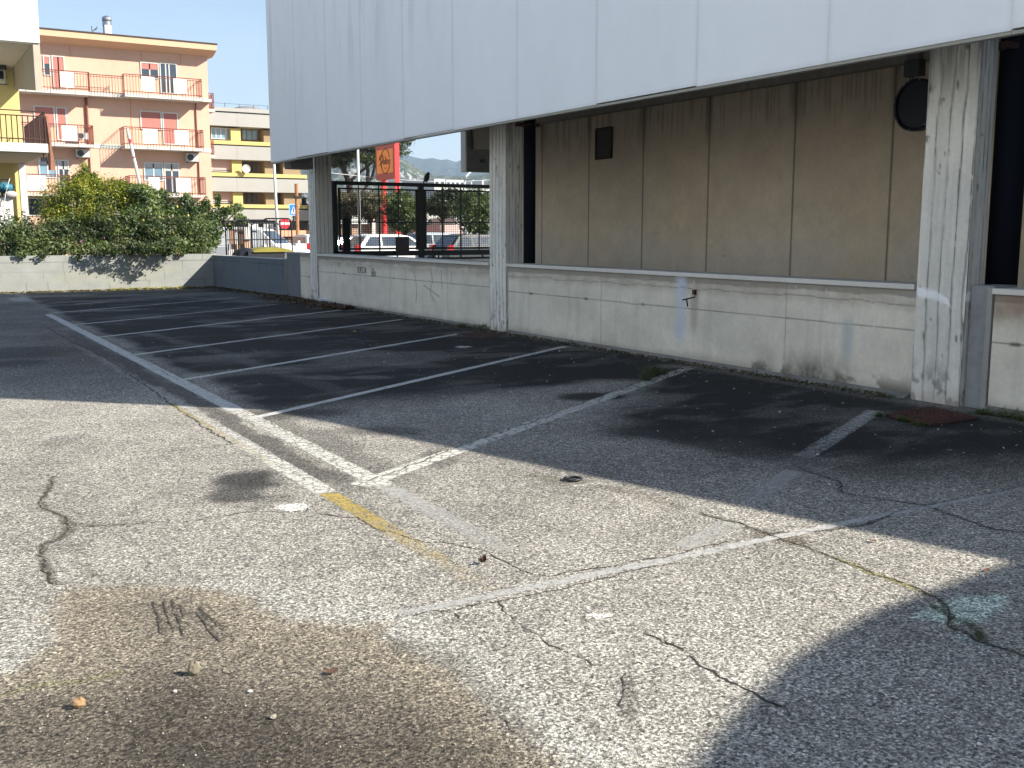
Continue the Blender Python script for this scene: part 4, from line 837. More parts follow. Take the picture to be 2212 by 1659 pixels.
# middle floor
s,X0,X1,_,zt,Y=slab(z1,390,742,1158,1136,1.1,xw=-4); railing(s,[[(2,Y),(X1,Y),(X1,YF)]],[(PY(*z1(q,1050),Y)[0],PY(*z1(w,1050),Y)[0],Y) for q,w in ((228,345),(487,608))],zt)
s,X0,X1,_,zt,Y=slab(z1,985,1610,1183,1160,1.1); railing(s,[[(X0,YF),(X0,Y),(X1,Y),(X1,YF)]],[(PY(*z1(q,1050),Y)[0],PY(*z1(w,1050),Y)[0],Y) for q,w in ((1128,1243),(1377,1490))],zt)
zz=PY(*z1(860,1140),YF)[2]; MB().mat(SLABW).box((-4,YF-.03,zz-.24),(XE+.03,YF-.003,zz)).build('floor_band',pk)
# low floor
s,X0,X1,_,zt,Y=slab(z2,215,560,442,424,1.1,xw=-4); railing(s,[[(2,Y),(X1,Y),(X1,YF)]],[(PY(*z2(q,350),Y)[0],PY(*z2(w,350),Y)[0],Y) for q,w in ((215,365),)],zt)
s,X0,X1,_,zt,Y=slab(z2,1030,1628,450,432,1.1); railing(s,[[(X0,YF),(X0,Y),(X1,Y),(X1,YF)]],[(PY(*z2(q,380),Y)[0],PY(*z2(w,380),Y)[0],Y) for q,w in ((1175,1262),(1390,1507))],zt)
# windows: opening frame with dark reveal, panes, shutters
def window(f,x0,y0,x1,y1,fr,shutter=None,sm_=SHUT,mull=(0.5,),Y=YF,parent=None,glass=GLASS,dep=.14,fw=.06,name='window',skew=0):
    a=PY(*f(x0,y0),Y); b=PY(*f(x1,y1),Y); xa,za,xb,zb=a[0],a[2],b[0],b[2]; parent=parent or pk
    mb=MB().mat(fr); d=.05
    mb.box((xa,Y-d,zb),(xa+fw,Y+.001,za)); mb.box((xb-fw,Y-d,zb),(xb,Y+.001,za)); mb.box((xa+fw,Y-d,za-fw),(xb-fw,Y+.001,za)); mb.box((xa+fw,Y-d,zb),(xb-fw,Y+.001,zb+fw*.8))
    for m in mull: x=xa+(xb-xa)*m; mb.box((x-fw*.55,Y-d*.6,zb+fw*.8),(x+fw*.55,Y+.001,za-fw))
    o=mb.build(name,parent)
    MB().mat(glass).box((xa+fw*.8,Y-.012,zb+fw*.5),(xb-fw*.8,Y-.004,za-fw*.8)).build('pane',o)
    if shutter: MB().mat(sm_).box((xa+fw,Y-.03,za-fw-(za-zb)*shutter),(xb-fw,Y-.014,za-fw)).build('shutter',o)
    return o
REV=M('reveal_dark',(.16,.1,.09),.8)
window(z1,335,437,404,600,FRG,.35,mull=()); window(z1,404,437,522,702,FRG,.97,mull=(.5,),name='balcony_door')
window(z1,1105,487,1257,628,FRG,.36); window(z1,1257,492,1405,745,FRG,None,mull=(.35,.55),name='balcony_door')
window(z1,262,832,438,1000,FRW,.93,mull=()); window(z1,438,845,537,1110,FRW,.95,mull=(),name='balcony_door')
window(z1,1103,872,1280,1032,FRW,.93,mull=()); window(z1,1280,885,1414,1145,FRW,.95,mull=(),name='balcony_door')
BLUEG=M('painted_sky_glass',(.16,.26,.33),.1,spec=.9,noise=.4,nscale=2)  # pale blue of the mirrored sky painted into the panes
window(z2,300,152,452,302,FRW,.2,SHUTW,glass=BLUEG); window(z2,452,155,556,425,FRW,.25,SHUTW,name='balcony_door')
window(z2,1132,174,1293,324,FRW,.24,SHUTW,glass=BLUEG); window(z2,1293,180,1425,432,FRW,.22,SHUTW,mull=(.5,),name='balcony_door')
window(z2,215,455,345,600,FRG,None,mull=())
for f,xa,ya,xb,yb,w in ((z1,690,757,700,1140,.08),(z1,1556,800,1560,1170,.035),(z2,708,60,718,300,.035),(z2,1574,90,1580,430,.035)):
    a=PY(*f(xa,ya),YF-.06); b=PY(*f(xb,yb),YF-.06); mb=MB().mat(RAILM); mb.tube([(b[0],YF-.06,a[2]),(b[0],YF-.06,b[2])],w,6); mb.build('rainwater_pipe',pk)
mb=MB().mat(M('seam_line',(.5,.27,.17),.9)); 
for x in (1005,1112,1420,550): a=PY(*z1(x,350),YF-.01); mb.box((a[0]-.02,YF-.015,10.95 if x!=1005 else 6.3),(a[0]+.02,YF-.001,11.6 if x!=1005 else 9.0))
mb.build('wall_seam',pk)
ACW=M('ac_white',(.48,.48,.46),.5,noise=.05); ACF=M('ac_fan_dark',(.03,.032,.035),.5)
def ac(label,x0,y0,x1,y1,f,Y,dep=.35,fan=.32):
    a=PY(*f(x0,y0),Y); b=PY(*f(x1,y1),Y); e=empty('air_conditioner',((a[0]+b[0])/2,Y,b[2]),label,'air conditioner','outdoor air conditioning units')
    MB().mat(ACW).box((a[0],Y,b[2]),(b[0],Y+dep,a[2])).build('casing',e,bevel=.015)
    cz=(a[2]+b[2])/2; r=(a[2]-b[2])*.4; cxx=a[0]+(b[0]-a[0])*fan
    mb=MB().mat(ACF); mb.cyl((cxx,Y-.012,cz),r,.02,1,20); g_=mb.build('fan',e)
    mb=MB().mat(M('ac_grille',(.16,.17,.17),.5))
    for k in (.35,.65,.95): mb.tube([(cxx+r*k*math.cos(t*.3927),Y-.018,cz+r*k*math.sin(t*.3927)) for t in range(17)],.006,4,cap=False)
    mb.build('fan_grille',e)
    mb=MB().mat(AN); mb.box((a[0]+.08,Y+.02,b[2]-.06),(a[0]+.12,Y+dep+.15,b[2]-.001)); mb.box((b[0]-.12,Y+.02,b[2]-.06),(b[0]-.08,Y+dep+.15,b[2]-.001)); mb.build('wall_bracket',e)
ac('air conditioner under the left middle balcony of the pink building',600,70,710,138,z2,YF-.42)
ac('air conditioner under the right middle balcony of the pink building, near its corner',1472,103,1572,172,z2,YF-.42)
ac('air conditioner standing behind the railing of the left middle balcony',612,1045,700,1102,z1,YF-.75)
# side balconies on the right flank of the pink building
for i,(y0,y1,yt) in enumerate(((735,862,700),(1110,1225,1080))):
    Y=YF+2.0; a=PY(*z1(1650,y0),Y); b=PY(*z1(1692,y1),Y); o=MB().mat(SLABW).box((XE,Y,b[2]-.16),(b[0]+.05,Y+2.5,b[2])).build('flank_balcony_slab',pk)
    mb=MB().mat(RAILM)
    for k in range(6): x=XE+.1+(b[0]-XE-.1)*k/5; mb.tube([(x,Y+.02,b[2]),(x,Y+.02,a[2])],.015,4)
    for z in (a[2],b[2]+.1,(a[2]+b[2])/2): mb.tube([(XE,Y+.02,z),(b[0],Y+.02,z)],.02,4)
    for k in range(1,16): mb.tube([(b[0],Y+.02+k*.15,b[2]),(b[0],Y+.02+k*.15,a[2])],.015,4)
    mb.build('flank_railing',o)
# ------------------------------------------------------------------ grey and yellow apartment block
GREYB=M('grey_cladding',(.35,.35,.325),.85,noise=.1,nscale=1.2); YEL=M('yellow_paint',(.52,.43,.16),.8,noise=.06,nscale=2); TAN=M('tan_render',(.28,.21,.13),.9,noise=.12,nscale=2)
YB=75.0; gb=empty('apartment_building',(24,80,0),'grey and yellow banded apartment block partly hidden behind the overhang','building')
def w3(x,y,Y=YB): p=PY(*z3(x,y),Y); return p[0],p[2]
XR0=19.2; 
MB().mat(TAN).box((XR0,YB+1.2,0),(w3(1005,700)[0],YB+12,w3(400,180)[1])).build('wall',gb)
rows=[(150,185,None,None),]
def band(y0,y1,m,d,name,x1=1045,xs=None,off=0):
    z0=w3(400,y1)[1]; z1_=w3(400,y0)[1]; MB().mat(m).box((XR0 if xs is None else xs,YB-d,z0),(w3(x1,500)[0],YB+1.25-.003*off,z1_)).build(name,gb)
band(148,182,GREYB,.0,'parapet',1060); band(200,320,GREYB,.25,'spandrel_panel',1062); band(182,199,M('shadow_gap',(.09,.09,.09),.9),-.12,'recessed_joint',1055)
for t in (0,294,582):
    band(452+t,486+t,YEL,.12,'yellow_band'); band(500+t,(625 if t<500 else 600)+t,GREYB,.25,'spandrel_panel',1050); band(488+t,498+t,MATS['shadow_gap'],-.05,'recessed_joint')
    z0=w3(400,452+t)[1]; zt_=w3(400,(335 if t==0 else 330)+t)[1]
    MB().mat(YEL).box((w3(360,400)[0],YB+.05,z0),(w3(450,400)[0],YB+1.19,zt_)).build('yellow_pier',gb)
    MB().mat(TAN).box((w3(672,400)[0],YB+.3,z0),(w3(752,400)[0],YB+1.19,zt_)).build('pier',gb)
    MB().mat(TAN).box((w3(838,400)[0],YB+.2,z0),(w3(1000,400)[0],YB+1.19,zt_)).build('pier',gb)
    f3=lambda x,y:z3(x,y)
    if t==0: window(f3,172,325,358,440,FRW,None,mull=(.25,.5,.75),Y=YB+.4,parent=gb,glass=BLUEG)
    else: window(f3,172,330+t-8,375,442+t,FRG,.8,M('pinkish_awning',(.5,.34,.32),.7,noise=.05),mull=(),Y=YB+.4,parent=gb)
    window(f3,455,362+t-25,612,450+t,M('brown_frame',(.2,.15,.12),.6),None if t==0 else .98,M('brown_shutter',(.09,.07,.075),.6,noise=.1,nscale=3,stretch=(.2,1,14)),mull=(.3,.62),Y=YB+1.15,parent=gb,glass=BLUEG if t==0 else GLASS)
    window(f3,756,345+t,834,450+t,M('brown_frame',(.2,.15,.12),.6),.98,MATS.get('brown_shutter') or SHUTW,mull=(),Y=YB+1.15,parent=gb)
mb=MB().mat(M('joint_line',(.3,.3,.28),.9)); 
for y0,y1 in ((200,320),(500,625),(794,918)): x=w3(405,y0)[0]; mb.box((x-.02,YB-.256,w3(400,y1)[1]),(x+.02,YB-.25,w3(400,y0)[1]))
mb.build('cladding_joint',gb)
MB().mat(M('shop_dark',(.05,.045,.045),.7)).box((XR0,YB+.3,w3(400,1260)[1]),(w3(1050,500)[0],YB+1.15,w3(400,1184)[1])).build('dark_ground_floor',gb)
# rooftop: mesh rail and tarpaulin heap
mb=MB().mat(AN)
for k in range(9): x=w3(200,100)[0]+k*1.05; mb.tube([(x,YB+1,w3(400,150)[1]),(x,YB+1,w3(400,92)[1])],.02,4)
mb.tube([(XR0,YB+1,w3(400,95)[1]),(XR0+9,YB+1,w3(400,95)[1])],.012,4); mb.build('roof_railing',gb)
mb=MB().mat(M('roof_heap',(.22,.22,.24),.95,noise=.4,nscale=3)); c=w3(590,158); ellipsoid(mb,(c[0],YB+2,c[1]-.05),(1.3,1.2,.45)); c=w3(335,150); ellipsoid(mb,(c[0],YB+2,c[1]),(.3,.3,.22)); mb.build('roof_cover',gb)
# satellite dish
c=w3(500,707,YB-.4); e=empty('satellite_dish',(c[0],YB-.4,c[1]),'white satellite dish on the grey and yellow block','dish')
mb=MB().mat(WHITE); rad=.3
vs=[(c[0],YB-.42+.1,c[1])];fs=[];n=24
for k in (1,2,3): vs+=[(c[0]+rad*k/3*math.cos(t*6.2832/n),YB-.42+.1-.1*(k/3)**2,c[1]+rad*k/3*math.sin(t*6.2832/n)) for t in range(n)]
for t in range(n): fs.append((0,1+t,1+(t+1)%n))
for k in (0,1):
    for t in range(n): fs.append((1+k*n+t,1+(k+1)*n+t,1+(k+1)*n+(t+1)%n,1+k*n+(t+1)%n))
mb.add(vs,fs); mb.build('reflector',e,smooth=True); MB().mat(AN).tube([(c[0],YB-.35,c[1]-.1),(c[0]-.2,YB-.8,c[1]-.05)],.02,5).tube([(c[0],YB-.33,c[1]),(c[0],YB+.0,c[1]-.3)],.03,5).build('arm',e)
# ------------------------------------------------------------------ yellow building at the left edge
yb=empty('apartment_building',(1,40,0),'white and yellow building cut off by the left edge of the photo','building')
OFFW=M('offwhite_render',(.6,.6,.57),.85,noise=.06,nscale=2); YW=M('yellow_render',(.54,.45,.18),.85,noise=.06,nscale=2); SOF=M('soffit_cream',(.42,.37,.29),.9,noise=.12,nscale=2)
XC=4.52
MB().mat(OFFW).box((-8,36,7.36),(XC,36.35,11.5)).build('parapet',yb)
MB().mat(SOF).box((-8,36.36,7.37),(XC-.01,46,7.6)).build('soffit',yb)
mb=MB().mat(SOF); mb.prism([(36.05,7.355),(36.05,5.93),(42,6.66),(42,7.355)],0,XC-.2,XC-.004); mb.build('side_fin',yb)
MB().mat(YW).box((-8,42,0),(XC-.05,47,7.36)).build('wall',yb)
s=MB().mat(OFFW).box((-8,36,4.05),(XC+.04,42.05,4.32)).build('balcony_slab',yb)
MB().mat(SOF).box((-7.9,36.1,4.02),(XC-.02,41.95,4.046)).build('slab_soffit',s)
mb=MB().mat(M('brown_iron',(.07,.03,.022),.6,noise=.2))
for z in (5.3,5.15,4.45): mb.tube([(-8,36.04,z),(XC,36.04,z)],.02,5)
x=-7.9
while x<XC: mb.tube([(x,36.04,4.2),(x,36.04,5.15)],.017,4); x+=.155
for k in range(30): mb.tube([(XC,36.04+k*.19,4.3),(XC,36.04+k*.19,5.3)],.014,4)
mb.tube([(XC,36.04,5.3),(XC,41.6,5.3)],.02,5); mb.build('railing',s)
mb=MB().mat(M('brown_fabric',(.22,.1,.06),.95,noise=.3,nscale=6)); P=[]
for i in range(7): 
    z=5.2-i*.28; P.append([(XC+.04+.07*math.sin(j*1.9+i*.4)+ .05*j*(i+1)/7,36.1+.06*j,z) for j in range(5)])
V=[q for r_ in P for q in r_]; mb.add(V,[(i*5+j,i*5+j+1,(i+1)*5+j+1,(i+1)*5+j) for i in range(6) for j in range(4)])
e=empty('hanging_cloth',(XC,36.2,3.6),'brown cloth hanging from the corner of the dark balcony railing','cloth'); mb.build('cloth',e)
a=PY(*z6(315,1140),36.2); b=PY(*z6(340,1195),36.2)
e=empty('wall_lamp',(a[0],36.3,a[2]),'dark lantern hanging under the balcony corner at the left','lamp'); MB().mat(BLACK).box((a[0]-.04,36.2,b[2]),(b[0]+.05,36.36,a[2]-.1)).tube([(a[0]+.04,36.28,a[2]-.1),(a[0]+.04,36.28,4.05)],.02,6).build('lantern',e)
MB().mat(OFFW).box((XC-.28,41.4,0),(XC-.06,41.7,4.0)).build('pillar',yb)
# AC, teal chair cover, white cabinet on the terrace
e=empty('air_conditioner',(3.3,41.6,6.2),'air conditioner on the yellow wall under the white parapet, cut by the left edge','air conditioner','outdoor air conditioning units')
a=PY(*z6(-40,512),41.4); b=PY(*z6(44,605),41.4); MB().mat(ACW).box((a[0],41.4,b[2]),(b[0],41.95,a[2])).build('casing',e,bevel=.015)
mb=MB().mat(ACF)
for k in range(7): z=b[2]+.08+k*(a[2]-b[2]-.14)/7; mb.box((a[0]+.1,41.385,z),(b[0]-.06,41.397,z+.06))
mb.build('louvre',e); MB().mat(M('ac_lid',(.02,.02,.025),.6)).box((a[0]-.02,41.3,a[2]+.002),(b[0]+.03,41.98,a[2]+.17)).build('cover_tray',e)
MB().mat(AN).tube([(a[0],41.5,b[2]-.1),(b[0]+.1,41.5,b[2]-.08)],.02,5).build('pipe',e)
a=PY(*z6(5,1458),33.2); b=PY(*z6(104,1620),33.2)
e=empty('cabinet',((a[0]+b[0])/2,33.4,0),'white louvred cabinet with a black top behind the hedge at the left edge','cabinet')
MB().mat(M('cabinet_white',(.66,.65,.61),.5,noise=.05)).box((a[0]-.4,33.2,0.12),(b[0],33.8,a[2])).build('body',e,bevel=.01)
mb=MB().mat(M('cabinet_slot',(.4,.4,.38),.6))
for k in range(8): mb.box((a[0]-.3,33.19,a[2]-.12-k*.14),(b[0]-.22,33.199,a[2]-.1-k*.14))
mb.box((b[0]-.13,33.185,a[2]-.14),(b[0]-.09,33.199,a[2]-.09)); mb.build('louvre',e)
MB().mat(BLACK).box((a[0]-.45,33.15,a[2]+.002),(b[0]+.04,33.85,a[2]+.05)).build('top_tray',e)
a=PY(*z6(2,1360),33.3); b=PY(*z6(100,1415),33.3)
e=empty('grill',((a[0]+b[0])/2,33.4,b[2]-.1),'round teal covered barbecue with a black handle standing on the white cabinet','barbecue')
mb=MB().mat(M('teal_enamel',(.03,.16,.22),.35,noise=.1)); ellipsoid(mb,((a[0]+b[0])/2-.05,33.5,(a[2]+b[2])/2),((b[0]-a[0])/2+.08,.3,.16),0,20,12); mb.build('lid',e,smooth=True)
mb=MB().mat(BLACK); m_=((a[0]+b[0])/2-.03); mb.tube([(m_-.12,33.25,a[2]),(m_-.12,33.22,a[2]+.12),(m_+.1,33.22,a[2]+.12),(m_+.1,33.25,a[2])],.018,6); mb.tube([(b[0]+.03,33.4,a[2]-.05),(b[0]-.1,33.35,b[2]-.1),(a[0],33.35,b[2]-.16)],.03,6); mb.tube([(a[0]+.05,33.5,b[2]),(a[0]+.05,33.5,PY(*z6(5,1458),33.2)[2]+.05)],.03,6); mb.tube([(b[0]-.1,33.5,b[2]),(b[0]-.1,33.5,PY(*z6(5,1458),33.2)[2]+.05)],.03,6); mb.build('handle',e)
e=empty('rope_net',((a[0]+b[0])/2-.1,33.2,b[2]-.6),'grey cloth bundle and cord hanging in front of the white cabinet','cloth')
mb=MB().mat(M('grey_cloth',(.4,.38,.36),.9,noise=.3,nscale=8)); ellipsoid(mb,(a[0]+.25,33.12,b[2]-.1),(.16,.08,.1)); mb.tube([PY(*z6(72,1322),33.1),PY(*z6(45,1420),33.1),PY(*z6(5,1500),33.1)],.012,5); mb.tube([PY(*z6(45,1420),33.1),PY(*z6(20,1560),33.1),PY(*z6(35,1600),33.1)],.012,5); mb.build('bundle',e,smooth=True)
# fence along the top of the hedge on the left
mb=MB().mat(DARKG); 
for z in (1.2,1.62): mb.tube([(-6,31.3,z),(4.2,31.3,z)],.02,5)
for k in range(70): mb.tube([(-6+k*.15,31.3,.5),(-6+k*.15,31.3,1.66)],.01,4)
e=empty('fence',(0,31.3,0),'thin dark wire fence inside the dark hedge on the left','fence'); mb.build('fence_bars',e)
# ------------------------------------------------------------------ street furniture between the buildings
def fsign(x,y,Y): return PY(x,y,Y)
# no-entry sign
c=fsign(*zv(1425,490),58); R_=10.9*58/ (2237*math.cos(0))*1.18
r_=abs(PY(615+10.9,483,58)[0]-PY(615,483,58)[0])
e=empty('no_entry_sign',(c[0],58,0),'round red no-entry sign with a white bar','sign')
MB().mat(M('sign_red',(.52,.015,.03),.45)).cyl((c[0],58-.02,c[2]),r_,.02,1,36).build('disc',e); MB().mat(WHITE).box((c[0]-r_*.93,58-.03,c[2]-r_*.2),(c[0]+r_*.93,58-.0215,c[2]+r_*.24)).build('bar',e)
MB().mat(AN).tube([(c[0],58.03,0),(c[0],58.03,c[2]+.1)],.03,8).build('post',e)
# pedestrian crossing sign
Yc=66; c=fsign(*zv(1605,205),Yc); hw=abs(PY(9.6+620,450,Yc)[0]-PY(620,450,Yc)[0])*1.0; hh=.5*abs(PY(620,441,Yc)[2]-PY(620,466,Yc)[2])
e=empty('pedestrian_crossing_sign',(c[0],Yc,0),'square blue pedestrian crossing sign with a white triangle on a dark post','sign')
MB().mat(M('sign_pale_blue',(.35,.62,.85),.45)).box((c[0]-hw,Yc-.02,c[2]-hh),(c[0]+hw,Yc,c[2]+hh)).build('edge_plate',e,bevel=.0)
MB().mat(M('sign_blue',(.02,.16,.6),.45)).box((c[0]-hw*.88,Yc-.025,c[2]-hh*.9),(c[0]+hw*.88,Yc-.0205,c[2]+hh*.9)).build('plate',e)
MB().mat(WHITE).prism([(c[0]-hw*.72,c[2]-hh*.72),(c[0]+hw*.72,c[2]-hh*.72),(c[0],c[2]+hh*.62)],1,Yc-.031,Yc-.0255).build('triangle',e)
mb=MB().mat(BLACK); S=hh; 
def seg(a,b,w): mb.tube([(c[0]+a[0]*S,Yc-.036,c[2]+a[1]*S),(c[0]+b[0]*S,Yc-.036,c[2]+b[1]*S)],w*S,5)
mb.cyl((c[0]-.0,Yc-.04,c[2]+.3*S),.07*S,.008,1,10); seg((0,.22),(-.02,-.15),.06); seg((-.02,-.15),(-.16,-.5),.04); seg((-.02,-.15),(.12,-.48),.04); seg((0,.15),(-.14,-.05),.03); seg((0,.15),(.14,.0),.03)
for k in range(4): seg((-.45+k*.26,-.66),(-.36+k*.26,-.5),.035)
mb.build('walker_symbol',e); MB().mat(DARKG).tube([(c[0]-.0,Yc+.04,0),(c[0],Yc+.04,c[2]+.2)],.05,8).build('post',e)
# white pole and rusty pole
a=PY(589,350,46); b=PY(603,530,46)
e=empty('lamp_post',(b[0],46,0),'tall slim white pole in front of the grey and yellow block','pole'); MB().mat(WHITE).tube([(b[0],46,0),(a[0]*.5+b[0]*.5,46,3),(a[0]+.02,46,6.9)],.075,10,.05).build('pole',e,smooth=True)
a=PY(643,397,50); b=PY(644,540,50); rm=M('rust_orange',(.36,.16,.07),.9,noise=.5,nscale=5,bump=.3)
e=empty('rusty_pole',(b[0],50,0),'short rusty brown pole with a black band next to the crossing sign','pole'); MB().mat(rm).tube([(b[0],50,0),(b[0],50,a[2])],.09,8).build('pole',e)
zc=PY(643,426,50)[2]; MB().mat(BLACK).box((b[0]-.12,49.88,zc-.05),(b[0]+.3,50.1,zc+.05)).build('band',e)
# striped barrier boom
a=PY(*z1(1005,1018),33); b=PY(*z2(1115,395),33)
e=empty('barrier_arm',(b[0],33,b[2]-2.0),'raised white barrier arm with red stripes leaning in front of the pink building','barrier')
A=Vector(a);B=Vector(b)+(Vector(b)-A)*.9; MB().mat(WHITE).tube([A,B],.045,8,.055).build('arm',e)
mb=MB().mat(M('faded_red',(.5,.1,.12),.6,noise=.4,nscale=9))
for t in (.16,.19,.45,.52,.80,.9): p_=A.lerp(Vector(b),t); q_=A.lerp(Vector(b),t+.05); mb.tube([p_,q_],.0475,8)
mb.build('stripe',e)
# crowd-control barriers
def barrier(label,xa,xb,yt,Y,Y2=None,bars=9):
    Y2=Y if Y2 is None else Y2; A=Vector(PY(*zv(xa,yt),Y)); B=Vector(PY(*zv(xb,yt),Y2)); zt=A.z; B.z=zt if Y==Y2 else B.z
    e=empty('crowd_barrier',((A.x+B.x)/2,(A.y+B.y)/2,0),label,'barrier','dark tubular barriers stacked behind the block wall')
    d=(B-A); u=d.normalized(); r=.14; mb=MB().mat(M('dark_steel',(.03,.032,.035),.5,metal=.4))
    pts=[Vector((A.x,A.y,.3))]; pts.append(Vector((A.x,A.y,A.z-r)))
    for k in range(1,5): t=k/5*math.pi/2; pts.append(Vector((A.x,A.y,A.z-r))+u*r*(1-math.cos(t))+Vector((0,0,r*math.sin(t))))
    pts.append(A+u*r); pts.append(B-u*r)
    for k in range(1,5): t=k/5*math.pi/2; pts.append(B-u*r+u*r*math.sin(t)-Vector((0,0,r*(1-math.cos(t)))))
    pts.append(B-Vector((0,0,r))); pts.append(Vector((B.x,B.y,.3))); mb.tube(pts,.022,7); mb.build('frame',e,smooth=True)
    mb=MB().mat(MATS['dark_steel'])
    for k in range(1,bars): q=A.lerp(B,k/bars); mb.tube([(q.x,q.y,.35),(q.x,q.y,q.z-.0)],.008,4)
    for zz in (1.35,.35): mb.tube([(A.x,A.y,zz),(B.x,B.y,zz)],.014,5)
    mb.build('bars',e)
barrier('leftmost tubular barrier frame, next to the hedge end',190,560,438,31.2,31.9)
barrier('tall tubular barrier frame in front of the cardboard-coloured boards',360,1095,415,31.0,32.2,16)
barrier('small inner tubular barrier frame behind the other barriers',455,735,445,32.4,32.4,7)
barrier('rightmost tubular barrier frame with the no-entry sign seen through it',965,1562,385,31.6,31.2,8)
barrier('low tubular barrier frame in the middle of the barrier row',722,1330,480,32.8,32.8,10)
# stacked boards behind barriers
e=empty('boarding',(10.3,33.5,0),'brown and white boards stacked behind the dark barriers','boards')
for i,(x0,y0,x1,y1,m) in enumerate(((285,560,720,600,WHITE),(275,602,390,915,'b'),(390,602,445,915,'w'),(445,600,590,915,'b'),(590,560,722,830,'w'),(590,830,722,1180,'c'),(250,915,390,1180,'g'),(390,915,590,1200,'c'))):
    mm={'b':M('brown_board',(.3,.16,.1),.85,noise=.25,nscale=6,stretch=(6,1,.6)),'w':M('white_board',(.72,.7,.68),.8,noise=.2,nscale=6),'c':M('peach_board',(.6,.38,.26),.85,noise=.3,nscale=6,stretch=(6,1,.6)),'g':M('grey_board',(.42,.42,.42),.85,noise=.3,nscale=9)}.get(m,WHITE)
    a=PY(*zv(x0,y0),33.6+.06*i); b=PY(*zv(x1,y1),33.6+.06*i); MB().mat(mm).box((a[0],33.6+.06*i,max(0,b[2])),(b[0],33.64+.06*i,a[2])).build('board',e)
# waste container with yellow lid
a=PY(*zv(900,1062),30.6); b=PY(*zv(1470,1240),30.6); c0=PY(*zv(530,1230),30.6)
e=empty('waste_container',((a[0]+b[0])/2,31,0),'black waste container with a bulging yellow lid behind the dark block wall','bin')
mb=MB().mat(M('bin_black',(.012,.014,.02),.5,noise=.2)); mb.prism([(a[0]-.25,.1),(b[0]-.08,.1),(b[0],a[2]),(a[0]-.3,a[2])],1,30.75,31.6); ellipsoid(mb,(a[0]-.25,31.2,a[2]-.2),(.42,.4,.3)); mb.build('body',e)
mb=MB().mat(M('bin_yellow',(.24,.21,.03),.5,noise=.1)); n=12; prof=[]
for k in range(n+1): t=k/n; prof.append((a[0]-.15+(b[0]+.38-a[0])*t,a[2]+.0+.11*math.sin(math.pi*t)**.8))
mb.prism(prof+[(b[0]+.25,a[2]-.03),(a[0]-.15,a[2]-.03)],1,30.7,31.7); mb.build('lid',e)
# orange site fence, concrete block
Yo=52
a=PY(*zv(1240,630),Yo); b=PY(*zv(1960,755),Yo); b2=PY(*zv(1700,945),Yo)
e=empty('site_fence',((a[0]+b[0])/2,Yo,0),'orange and peach construction fence across the road','fence')
MB().mat(M('peach_band',(.72,.33,.2),.7,noise=.15,nscale=3)).box((a[0],Yo,b[2]),(b[0],Yo+.08,a[2])).build('top_band',e)
MB().mat(M('orange_mesh',(.75,.33,.1),.7,noise=.35,nscale=7,stretch=(5,1,.3))).box((a[0]-1.2,Yo+.12,0),(b2[0],Yo+.16,b[2]-.02)).build('mesh_panel',e)
mb=MB().mat(BLACK)
for k in range(10): x=a[0]-1.2+k*(b2[0]-a[0]+1.2)/9; mb.tube([(x,Yo+.08,0),(x,Yo+.08,b[2]+.05)],.04,5)
mb.tube([(a[0]-1.2,Yo+.06,b[2]-.02),(b2[0],Yo+.06,b[2]-.02)],.05,5); mb.build('post',e)
a=PY(*zv(1650,905),40); b=PY(*zv(1885,1085),40)
e=empty('concrete_block',((a[0]+b[0])/2,40,0),'white-painted concrete block beside the farthest column','block'); mb=MB().mat(WHITE); mb.box((a[0],40,0),(b[0],40.6,a[2])); mb.build('block',e,bevel=.02); MB().mat(WHITE).cyl(((a[0]+b[0])/2,40.3,a[2]),.06,.12,2,10).build('lifting_knob',e)
# shop awning and white rail strip behind the van
a=PY(*zv(100,470),72); b=PY(*zv(1330,600),72)
e=empty('shop_canopy',((a[0]+b[0])/2,72,a[2]),'white canopy rail above the shop fronts of the grey and yellow block','canopy')
MB().mat(WHITE).box((a[0],71.8,PY(*zv(500,590),72)[2]),(b[0],72,PY(*zv(500,565),72)[2])).build('rail',e)
mb=MB().mat(WHITE)
for q in (760,1075): p_=PY(*zv(q,480),71.9); r2=PY(*zv(q,600),71.9); mb.box((p_[0]-.35,71.7,r2[2]),(p_[0]+.35,71.79,p_[2]))
mb.build('sign_panel',e)
